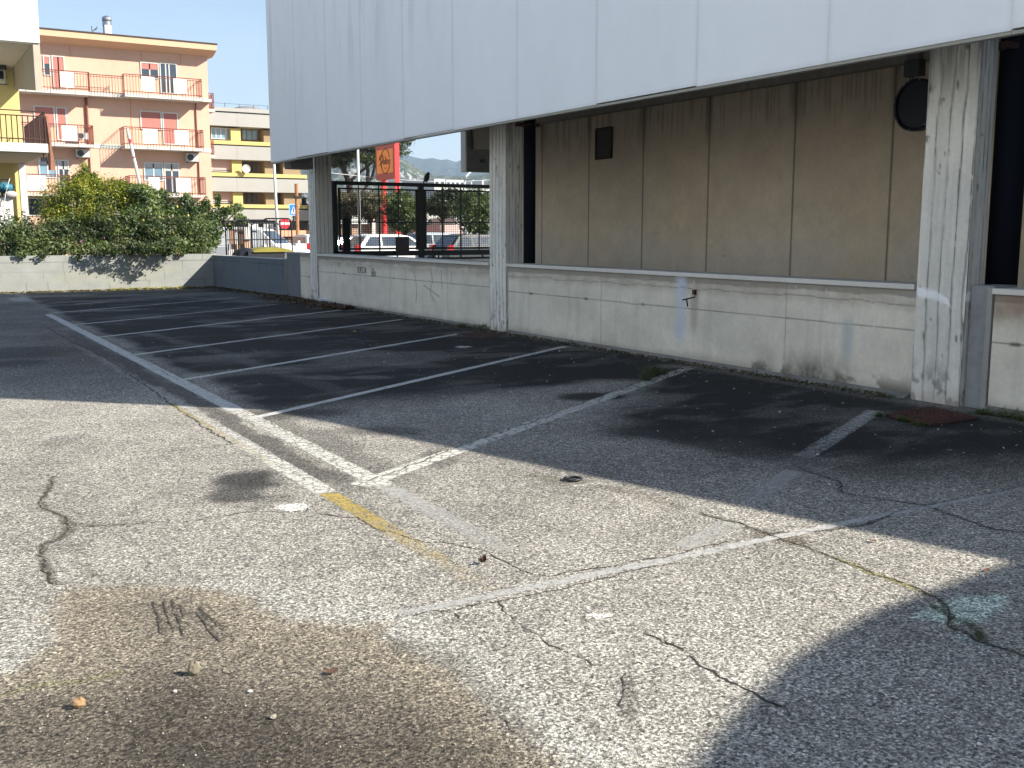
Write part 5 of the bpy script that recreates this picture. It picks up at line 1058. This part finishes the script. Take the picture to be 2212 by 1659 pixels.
# ------------------------------------------------------------------ vehicles
def car(label,loc,rz,L_=4.1,W=1.72,Ht=1.48,body=(.7,.7,.7),kind='hatch',group='cars parked behind the gate'):
    e=empty('parked_car' if kind!='van' else 'parked_van',(0,0,0),label,'car' if kind!='van' else 'van',group)
    bm_=M('car_paint_%.2f_%.2f_%.2f'%body,body,.45,spec=.35,noise=.03); gl=GLASS; h2=L_/2
    if kind=='van': low=[(-h2,.3),(-h2,1.0),(-h2+.1,1.05),(h2-.9,1.1),(h2-.15,.9),(h2,.7),(h2,.3)]; top=[(-h2+.03,1.05),(-h2+.12,Ht),(h2-1.9,Ht),(h2-1.5,Ht-.08),(h2-.85,1.1)]
    else: low=[(-h2,.35),(-h2-.02,.75),(-h2+.06,.95),(h2-1.05,1.0),(h2-.25,.82),(h2,.6),(h2,.3)]; top=[(-h2+.08,.95),(-h2+.5,Ht-.06),(-h2+.9,Ht),(h2-2.0,Ht-.02),(h2-1.6,Ht-.1),(h2-.95,.99)]
    def loft(mb,prof,w0,w1,zs=None):
        n=len(prof); zmin=min(p[1] for p in prof); zmax=max(p[1] for p in prof); vs=[]
        for s in (-1,1):
            for x,z in prof: t=(z-zmin)/(zmax-zmin+1e-6); vs.append((x,s*(w0+(w1-w0)*t)/2,z))
        fs=[tuple(range(n))[::-1],tuple(range(n,2*n))]+[(i,(i+1)%n,n+(i+1)%n,n+i) for i in range(n)]; mb.add(vs,fs)
    mb=MB().mat(bm_); loft(mb,low,W,W-.04); loft(mb,top,W-.06,W-.42); b=mb.build('body',e,bevel=.03)
    zb_=1.03; zt_=Ht-.12
    mb=MB().mat(gl)
    def quad(pts): mb.add(pts,[tuple(range(len(pts)))])
    wt=lambda z:(W-.06+( -.36)*(z-.95)/(Ht-.95))/2+.006
    segs=[(-h2+.35,-h2+1.05,.28,.0),(-h2+1.13,-.02,0,0),(.06,h2-1.25,0,-.45)]
    if kind=='van': segs=[(h2-2.1,h2-1.15,0,-.5)]
    for x0,x1,s0,s1 in segs:
        for s in (-1,1):
            quad([(x0,s*wt(zb_),zb_),(x1,s*wt(zb_),zb_),(x1+s1,s*wt(zt_),zt_),(x0+s0,s*wt(zt_),zt_)])
    # windscreen, rear window
    f0,f1=top[-1],top[-2]; 
    def endwin(p0,p1,sgn):
        a=Vector((p0[0],0,p0[1])).lerp(Vector((p1[0],0,p1[1])),.1); c_=Vector((p0[0],0,p0[1])).lerp(Vector((p1[0],0,p1[1])),.9); o=Vector((sgn*.012,0,.008))
        a+=o;c_+=o; quad([(a.x,-wt(a.z)+.1,a.z),(a.x,wt(a.z)-.1,a.z),(c_.x,wt(c_.z)-.1,c_.z),(c_.x,-wt(c_.z)+.1,c_.z)])
    endwin(f0,f1,1); endwin(top[0],top[1],-1); mb.build('window',e)
    for s in (-1,1):
        mb=MB().mat(M('tail_lamp',(.45,.01,.012),.3)); mb.box((-h2-.01,s*(W/2-.22),.72),(-h2+.16,s*(W/2+.004),1.08)); mb.build('tail_light',e)
        mb=MB().mat(M('head_lamp',(.6,.62,.65),.15,spec=.9)); mb.box((h2-.3,s*(W/2-.35),.62),(h2+.01,s*(W/2-.02),.78)); mb.build('headlight',e)
        mb=MB().mat(bm_); ellipsoid(mb,(h2-1.25,s*(W/2+.06),1.06),(.09,.11,.09),0,10,8); mb.build('mirror',e,smooth=True)
        for x in (-h2+.75,h2-.8):
            mb=MB().mat(M('tyre',(.02,.02,.02),.9)); mb.cyl((x,s*(W/2-.2),.31),.31,s*.2,1,20); w=mb.build('wheel',e); mb=MB().mat(M('rim',(.4,.4,.42),.35,metal=.7)); mb.cyl((x,s*(W/2-.19),.31),.19,s*.2,1,14); mb.build('rim',w)
    mb=MB().mat(WHITE); mb.box((-h2-.03,-.26,.55),(-h2-.021,.26,.66)); mb.build('number_plate',e)
    e.location=loc; e.rotation_euler=(0,0,rz); return e
def place(xrear,y,Y,L_): p=PY(xrear,y,Y); return (p[0]+L_/2,Y+.86,0)
car('white hatchback with a red tail light behind the left half of the green gate',place(771,540,38,4.0),0,4.0,1.72,1.50,(.75,.75,.74))
car('silver-blue car just right of the gate centre post, behind the black car',place(893,520,45,4.2),0,4.2,1.75,1.56,(.32,.37,.42))
car('black car with a bright red tail light next to the middle column',place(971,540,36,4.2),0,4.2,1.75,1.50,(.03,.035,.04))
car('dark blue car at the left end of the gate opening, behind the short posts',place(700,540,43,4.1),math.radians(8),4.1,1.7,1.44,(.03,.05,.08))
car('white van with a large dark windscreen behind the tubular barriers',(PY(555,520,37.5)[0],38.6,0),math.radians(-38),4.5,1.85,1.75,(.78,.78,.77),'van','vehicles beyond the block wall')
car('white car half hidden behind the farthest column',(PY(672,540,46)[0]+.3,47,0),math.radians(90),4.0,1.7,1.47,(.75,.75,.75),'hatch','vehicles beyond the block wall')
# ------------------------------------------------------------------ totem sign
e=empty('totem_sign',(29.3,65,0),'orange totem sign lettered Pelino on two red posts','sign')
Xs=29.0; y1_=66.6; y0_=63.55; zt_=7.4; zb_=5.05
BRF=M('totem_shaded_brown',(.42,.1,.075),.6,noise=.08); ORG=M('totem_orange',(.9,.34,.07),.55,noise=.04); REDP=M('totem_red',(.75,.035,.035),.45,noise=.04)  # cabinet brown carries the shade on the panel side
MB().mat(BRF).box((Xs,y0_,zb_),(Xs+.28,y1_,zt_)).build('cabinet',e)
o0=(PX(815,345,Xs-.01),); ya=y1_-.22; yb_=y0_+.22; za=zt_-.38; zb2=zb_+.42
pl=MB().mat(ORG).box((Xs-.012,yb_,zb2),(Xs-.002,ya,za)).build('face_plate',e)
INK=M('sign_ink',(.12,.025,.01),.6)
cy_=(ya+yb_)/2-.1; cz2=(za+zb2)/2; ry=.72; rz_=.80
mb=MB().mat(INK)
for t0,t1 in ((-.15,1.08),(1.28,3.0)):
    pass
pts=[(Xs-.02,cy_+ry*math.cos(t),cz2+rz_*math.sin(t)) for t in np.linspace(math.radians(8),math.radians(165),24)]; mb.tube(pts,.03,5)
pts=[(Xs-.02,cy_+ry*math.cos(t),cz2+rz_*math.sin(t)) for t in np.linspace(math.radians(195),math.radians(350),24)]; mb.tube(pts,.03,5); mb.build('ring',pl)
# brush script: big P then elino, with small La above
mb=MB().mat(INK)
def st(pts,w=.035): mb.tube([(Xs-.022,cy_-u*1.0,cz2+v) for u,v in pts],w,5)
st([(-.95,.12),(-.85,.3),(-.62,.42),(-.4,.38),(-.3,.2),(-.38,.02),(-.55,-.08),(-.75,-.12)],.045); st([(-.72,.2),(-.66,-.1),(-.66,-.38)],.045); st([(-.95,-.22),(-.8,-.16),(-.5,-.08)],.03); mb.build('letter_stroke',pl)
text('lettering','elino',pl,INK,Vector((Xs-.02,cy_+.38,cz2-.2)),.62,ROTW,shear=.35,ext=.004,font_bold=.012,sx=.95)
text('lettering','La',pl,INK,Vector((Xs-.02,cy_+.1,cz2+.24)),.2,ROTW,shear=.3,ext=.004)
text('lettering','FORNO',pl,M('faint_ink',(.6,.2,.05),.6),Vector((Xs-.02,cy_+.3,cz2-.5)),.14,ROTW,ext=.004)
MB().mat(REDP).box((Xs-.02,y0_-.12,0),(Xs+.3,y0_-.003,zt_+.2)).build('post',e); MB().mat(REDP).box((Xs+.02,y1_-1.15,0),(Xs+.27,y1_-.75,zb_-.002)).build('post',e)
# flagpole, curved lamp post, wires
a=PY(771,322,50); b=PY(777,520,50); e=empty('flagpole',(b[0],50,0),'thin white flagpole in front of the umbrella pine','pole'); MB().mat(WHITE).tube([(b[0],50,0),(b[0],50,a[2]+1.5)],.085,8,.06).build('pole',e,smooth=True)
pts=[PY(1003,400,75),PY(1004,392,75),PY(1007,382,75),PY(1013,374,75),PY(1022,368,75)]; e=empty('street_lamp',(pts[0][0],75,0),'curved pale street lamp arm left of the middle column, against the hills','street lamp'); MB().mat(WHITE).tube([(pts[0][0],75,0)]+pts,.1,7,.06).build('mast',e,smooth=True)
MB().mat(WHITE).box((pts[-1][0],74.9,pts[-1][2]-.06),(pts[-1][0]+.8,75.1,pts[-1][2]+.06)).build('lamp_head',e)
e=empty('overhead_wire',(25,66,6),'pale overhead wire crossing in front of the hills','wire'); A=Vector(PY(700,372,60)); B=Vector(PY(1070,388,90)); MB().mat(M('wire_grey',(.5,.5,.5),.6)).tube([A.lerp(B,t/10)-Vector((0,0,.35*math.sin(math.pi*t/10))) for t in range(11)],.02,4).build('wire',e)
# low building across the road
WALLT=M('pale_brick',(.4,.27,.2),.9,noise=.25,nscale=5)
Yk=82; a=PY(690,459,Yk); b=PY(836,484,Yk)
e=empty('low_house',((a[0]+b[0])/2,Yk+4,0),'low brick house with a white sloping roof behind the left half of the gate','house')
MB().mat(WALLT).box((a[0],Yk+.4,0),(b[0],Yk+9,b[2]-.0)).build('wall',e)
mb=MB().mat(WHITE); zt1_=PY(760,461,Yk)[2]; zl=PY(733,474,Yk)[2]; mb.prism([(a[0]-3,b[2]),(b[0]+.2,b[2]),(b[0]+.2,zt1_-.1),(PY(765,461,Yk)[0],zt1_),(PY(740,470,Yk)[0],zl+.1),(a[0]-3,zl-.3)],1,Yk,Yk+9.5); mb.build('roof',e)
c1=PY(800,457,Yk); c2=PY(836,480,Yk); MB().mat(M('cream_tower',(.75,.66,.58),.8,noise=.1)).box((c1[0],Yk-.3,c2[2]-1),(c2[0],Yk+2,c1[2])).build('stair_head',e)
d0=PY(803,492,Yk); d1=PY(815,509,Yk); MB().mat(BLACK).box((d0[0],Yk+.3,0),(d1[0],Yk+.39,d0[2])).build('door',e)
def block(label,x0,y0,x1,y1,Y,dep,mat,wins=0,name='distant_building'):
    a=PY(x0,y0,Y); b=PY(x1,y1,Y); e=empty(name,((a[0]+b[0])/2,Y+dep/2,0),label,'building','pale buildings in the distance')
    MB().mat(mat).box((a[0],Y,0),(b[0],Y+dep,a[2])).build('wall',e)
    if wins:
        for r_ in range(2 if (a[2]>8) else 1):
            for k in range(wins): 
                x=a[0]+(b[0]-a[0])*(k+.5)/wins; w=(b[0]-a[0])/wins*.28; z=a[2]-1.4-r_*3; MB().mat(GLASS).box((x-w,Y-.05,z-.8),(x+w,Y-.002,z+.6)).build('window',e)
    return e
PALE=M('pale_facade',(.5,.49,.46),.85,noise=.08,nscale=.5)
block('long white flat building on the horizon right of the pigeon',938,386,962,420,260,20,PALE,2)
block('wide white flat roof building on the horizon left of the hanging beam',964,388,1003,420,300,20,PALE,4)
block('white building at the foot of the hill behind the right leaf of the gate',990,408,1075,440,170,15,PALE,5)
block('pale house low behind the olive tree, right of the gate centre post',905,462,950,500,70,8,PALE,3)
block('pinkish low house behind the silver-blue car',952,486,1000,510,64,8,M('pinkish_wall',(.55,.42,.38),.85,noise=.15),3)
block('white house between the two dark trees at the right of the gate',985,470,1010,500,66,8,PALE,1)
block('white house at the left edge of the gate opening',716,440,728,500,120,10,PALE,1)
# scattered hillside town as small houses
for i in range(26):
    x=random.uniform(865,1060); y=random.uniform(384,404); Y=random.uniform(420,700); w=random.uniform(1.8,4.5)
    if 935<x<1006 and y<405: y+=10
    block('small pale house scattered low on the hillside',x,y,x+w,y+5,Y,10,PALE,0,'hillside_house')['group']='small houses on the hillside'
# ------------------------------------------------------------------ litter, leaves, stones, weeds
def leaf_obj(label,x,y,s,col,rz,curl=.3,name='dead_leaf',cat='leaf'):
    gx_,gy_,_=G(x,y); mb=MB().mat(M('leaf_%.2f_%.2f_%.2f'%col,col,.8,noise=.3,nscale=60)); vs=[];n=7
    for i in range(n):
        t=i/(n-1); w=s*.32*math.sin(math.pi*(t*.9+.05)); z=.008+curl*s*(2*t-1)**2
        for j in (-1,0,1): vs.append(((t-.5)*s,j*w,z+(abs(j)*curl*s*.5)))
    fs=[(i*3+j,i*3+j+1,i*3+j+4,i*3+j+3) for i in range(n-1) for j in (0,1)]; mb.add(vs,fs)
    o=mb.build(name,None); o.location=(gx_,gy_,0); o.rotation_euler=(0,0,rz); tag(o,label,cat,'dry leaves on the asphalt'); return o
leaf_obj('curled dark brown leaf on the sunlit asphalt below the yellow line',1042,1219,.06,(.06,.025,.015),.6,.4)
leaf_obj('long reddish-brown leaf lying on the brown muddy patch',716,1455,.06,(.1,.05,.03),.2,.08)
leaf_obj('small orange-brown leaf on the sunlit asphalt near the right shadow tip',1886,1172,.04,(.18,.08,.04),2,.1)
leaf_obj('orange leaf at the very tip of the right-hand sunlit wedge',2131,1235,.04,(.2,.08,.03),.3,.1)
leaf_obj('pale leaf in the shaded far bay, left of the bay line',765,720,.12,(.35,.28,.15),1,.2)
def stone(label,x,y,r,col,sd,h=1.0):
    gx_,gy_,_=G(x,y); rr=random.Random(sd); mb=MB().mat(M('stone_%.2f_%.2f_%.2f'%col,col,.9,noise=.3,nscale=50)); ellipsoid(mb,(0,0,r*.45*h),(r,r*.75,r*.6*h),0,9,6)
    mb.v=[(v[0]*(1+rr.uniform(-.18,.18)),v[1]*(1+rr.uniform(-.18,.18)),max(0,v[2]*(1+rr.uniform(-.15,.15)))) for v in mb.v]
    o=mb.build('stone',None); o.location=(gx_,gy_,.003); o.rotation_euler=(0,0,rr.uniform(0,6)); tag(o,label,'stone','loose stones on the muddy patch'); return o
stone('pointed grey-brown stone standing on the brown muddy patch',420,1458,.024,(.17,.15,.11),1,2.0)
stone('small orange-tan stone at the lower left of the muddy patch',171,1530,.022,(.28,.18,.09),2,1.5)
stone('bright white pebble on the muddy patch',540,1497,.009,(.6,.6,.57),3)
stone('pale pebble left of the bright white one',378,1497,.008,(.6,.58,.52),4)
stone('grey pebble at the lower middle of the muddy patch',591,1553,.013,(.3,.27,.22),5)
stone('white pebble in the lower right shade',2115,1611,.008,(.7,.7,.7),6)
gx_,gy_,_=G(1237,1038); mb=MB().mat(BLACK); mb.tube([(.055*math.cos(t*.2618),.05*math.sin(t*.2618),.012) for t in range(25)],.009,8,cap=False); o=mb.build('rubber_ring',None,smooth=True); o.location=(gx_,gy_,0); tag(o,'small black rubber ring lying on the sunlit asphalt','ring')
def grit():
    r=np.random.default_rng(77); V=[];Q=[];C=[]
    n=0
    while n<1500:
        x=r.uniform(.1,6.5) if n%3 else r.uniform(.15,1.9); y=r.uniform(2.0,9) if n%3 else r.uniform(2.2,3.9); q=.0018+.0032*r.random()**2; b=len(V)
        V+=[(x-q,y,.003),(x,y-q,.003),(x+q,y,.003),(x,y+q,.003),(x,y,.003+q*1.2)]; Q+=[(b,b+1,b+4),(b+1,b+2,b+4),(b+2,b+3,b+4),(b+3,b,b+4)]
        c=np.array([(.33,.3,.25),(.24,.21,.17),(.1,.09,.08),(.42,.4,.36)][r.integers(0,4)]); C+=[c]*5; n+=1
    o=fast_mesh('grit',np.array(V),np.array(Q),np.array(C),ATT); tag(o,'loose grit and tiny stones scattered over the asphalt','grit',kind='stuff')
grit()
# leaf litter along the wall foot
def litter(name,label,n,fx,size,cols,sd,kind='stuff'):
    r=np.random.default_rng(sd); C=np.array([fx(r) for _ in range(n)]); nrm=r.normal(size=(n,3))*.5; nrm[:,2]=1; nrm/=np.linalg.norm(nrm,axis=1)[:,None]
    t=r.normal(size=(n,3)); t-=(t*nrm).sum(1)[:,None]*nrm; t/=np.linalg.norm(t,axis=1)[:,None]; u=np.cross(nrm,t); s=size*(.5+r.random(n))[:,None]
    V=np.stack([C-t*s*.5,C+u*s*.3,C+t*s*.5,C-u*s*.3],1).reshape(-1,3); V[:,2]=np.maximum(V[:,2],.006)
    cc=np.array(cols)[r.integers(0,len(cols),n)]*(.6+.7*r.random(n))[:,None]
    o=fast_mesh(name,V,np.arange(4*n).reshape(n,4),np.repeat(cc,4,0),LEAF); tag(o,label,name.replace('_',' '),kind='stuff'); return o
BRN=[(.1,.055,.03),(.07,.045,.03),(.16,.1,.06),(.04,.03,.025)]
litter('leaf_litter','brown dry leaves drifted along the foot of the far walls',2600,lambda r:(8.3-abs(r.normal())*.28-.02*0,20.2+r.random()*4.6+.0,.01+.05*r.random()**2),.075,BRN,3)
litter('leaf_litter','thin dark line of dry leaves at the foot of the block walls',2200,lambda r:((lambda t:(8.0-abs(r.normal())*.12+(.33*(1-t)),24.9+t*5.2,.01+.03*r.random()) if r.random()<.5 else (2+6*r.random(),30.0-abs(r.normal())*.07,.01+.03*r.random()))(r.random())),.06,BRN+[(.2,.17,.06)],4)
litter('wall_debris','dark crumbs and dry leaves along the foot of the concrete walls',3200,lambda r:(8.32-abs(r.normal())*.1,6.6+13.6*r.random(),.008+.02*r.random()),.035,BRN+[(.25,.23,.2),(.03,.03,.03)],5)
litter('paper_scraps','tiny white paper and plaster flakes scattered in the dark bays',150,lambda r:(5+3.2*r.random(),3.5+9*r.random(),.01),.022,[(.7,.7,.68),(.55,.55,.52)],6)
def weeds(label,spots,sd,n=60,h=.07,cols=((.05,.09,.015),(.1,.15,.03),(.16,.18,.05))):
    r=np.random.default_rng(sd); V=[];C=[]
    for (x,y,rad,hh) in spots:
        for _ in range(n):
            a=r.random()*6.28; q=rad*r.random()**.7; bx,by=x+q*math.cos(a)*.5,y+q*math.sin(a); dx,dy=r.normal(size=2)*.4*hh; w=.004+.006*r.random(); hz=hh*(.4+.8*r.random())
            V+=[(bx-w,by-w,.002),(bx+w,by+w,.002),(bx+dx+w,by+dy,hz*.6),(bx+dx*1.6,by+dy*1.6,hz)]; c=np.array(cols[r.integers(0,len(cols))]); C+=[c]*4
    o=fast_mesh('weeds',np.array(V),np.arange(len(V)).reshape(-1,4),np.array(C),LEAF); tag(o,label,'weeds',kind='stuff')
weeds('green tufts of grass at the foot of the right edge wall',[(8.25,5.45,.18,.09),(8.22,5.2,.15,.1),(8.28,5.0,.15,.08),(8.2,5.62,.08,.06)],1,90)
weeds('small weeds around the rusty cover by the widest column',[(G(1900,899)[0],G(1900,899)[1],.07,.05),(G(1950,910)[0],G(1950,910)[1],.08,.05),(G(1985,919)[0],G(1985,919)[1],.07,.04),(8.25,6.75,.25,.05),(8.28,7.3,.3,.05),(8.3,8.3,.3,.05),(8.3,7.9,.2,.04)],2,50)
weeds('sparse grass where the widest bay line meets the wall',[(G(1405,812)[0],G(1405,812)[1],.1,.13),(G(1395,822)[0],G(1395,822)[1],.09,.1),(G(1430,808)[0],G(1430,808)[1],.12,.07),(8.3,14.9,.2,.1),(8.2,15.3,.15,.08),(8.3,13.2,.3,.05),(8.32,12.2,.2,.06)],3,50,cols=((.04,.06,.015),(.08,.1,.03),(.12,.11,.06)))
weeds('yellow-green weeds at the foot of the pale block wall',[(x,29.98,.12,.09) for x in np.arange(5.2,7.3,.22)]+[(x,30.0,.1,.05) for x in np.arange(1,5,.35)],4,40,cols=((.3,.3,.06),(.2,.22,.05),(.35,.28,.1)))
o=MB().mat(M('crumpled_plastic',(.7,.74,.8),.35,noise=.1)).prism([(0,0),(.28,.03),(.3,.1),(.16,.13),(.04,.1)],2,.03,.09).build('plastic_scrap',None); c=G(*((700+700*.1356)/1.15732,(700+432*.1356)/1.15732)); o.location=(c[0],c[1],.02); o.rotation_euler=(.2,.1,-.5); tag(o,'crumpled white and blue plastic wrapper in the leaf litter by the farthest column','litter')
# ------------------------------------------------------------------ haze
hz=MB(); hz.box((-3900,-590,-3),(5100,5200,900)); ho=hz.build('haze'); hm=bpy.data.materials.new('haze_air'); hm.use_nodes=True; nt=hm.node_tree; nt.nodes.remove(nt.nodes['Principled BSDF']); v=nt.nodes.new('ShaderNodeVolumePrincipled'); v.inputs['Color'].default_value=(.62,.8,1,1); v.inputs['Density'].default_value=.0002; nt.links.new(v.outputs[0],nt.nodes['Material Output'].inputs['Volume']); ho.data.materials.append(hm); tag(ho,kind='stuff')
# ------------------------------------------------------------------ light, sky, camera
w=bpy.data.worlds.new('World'); sc.world=w; w.use_nodes=True; nt=w.node_tree; bg=nt.nodes['Background']
sky=nt.nodes.new('ShaderNodeTexSky'); sky.sky_type='NISHITA'; sky.sun_disc=False; sky.sun_elevation=math.asin(SUN.z); sky.sun_rotation=math.atan2(SUN.x,SUN.y); sky.air_density=1.0; sky.dust_density=.35; sky.ozone_density=3.0
tc=nt.nodes.new('ShaderNodeTexCoord'); mp=nt.nodes.new('ShaderNodeMapping'); mp.inputs['Scale'].default_value=(1,1,3.5); nt.links.new(tc.outputs['Generated'],mp.inputs[0])
ns=nt.nodes.new('ShaderNodeTexNoise'); ns.inputs['Scale'].default_value=2.2; ns.inputs['Detail'].default_value=6; ns.inputs['Roughness'].default_value=.55; nt.links.new(mp.outputs[0],ns.inputs['Vector'])
cr=nt.nodes.new('ShaderNodeMapRange'); cr.inputs['From Min'].default_value=.56; cr.inputs['From Max'].default_value=.8; cr.inputs['To Max'].default_value=.3; nt.links.new(ns.outputs['Fac'],cr.inputs[0])
sx=nt.nodes.new('ShaderNodeSeparateXYZ'); nt.links.new(tc.outputs['Generated'],sx.inputs[0]); zr=nt.nodes.new('ShaderNodeMapRange'); zr.inputs['From Min'].default_value=.02; zr.inputs['From Max'].default_value=.2; zr.inputs['To Min'].default_value=.55; zr.inputs['To Max'].default_value=0; nt.links.new(sx.outputs[2],zr.inputs[0])
ad_=nt.nodes.new('ShaderNodeMath'); ad_.operation='ADD'; ad_.use_clamp=True; nt.links.new(cr.outputs[0],ad_.inputs[0]); nt.links.new(zr.outputs[0],ad_.inputs[1]); cr=type('o',(),{'outputs':[ad_.outputs[0]]})
mx=nt.nodes.new('ShaderNodeMix'); mx.data_type='RGBA'; mx.inputs[7].default_value=(6.4,7.0,7.6,1); nt.links.new(cr.outputs[0],mx.inputs[0]); nt.links.new(sky.outputs[0],mx.inputs[6]); nt.links.new(mx.outputs[2],bg.inputs['Color']); bg.inputs['Strength'].default_value=.067
sl=bpy.data.lights.new('sun','SUN'); sl.energy=5.0; sl.angle=math.radians(.55); sl.color=(1,.93,.82); so=bpy.data.objects.new('sun',sl); COL.objects.link(so); so.rotation_euler=SUN.to_track_quat('Z','Y').to_euler()
cd=bpy.data.cameras.new('camera'); co=bpy.data.objects.new('camera',cd); COL.objects.link(co); co.location=(0,0,H)
co.matrix_world=Matrix.Translation((0,0,H))@Matrix((RT,UP,-FW)).transposed().to_4x4()
cd.sensor_width=36; cd.lens=36*F0/2212; cd.clip_end=20000; cd.clip_start=.05; sc.camera=co
sc.view_settings.view_transform='Standard'; sc.view_settings.look='None'; sc.view_settings.exposure=1.37; sc.view_settings.gamma=1
sc.render.engine='CYCLES'; sc.cycles.max_bounces=8; sc.cycles.transparent_max_bounces=16; sc.cycles.volume_bounces=0
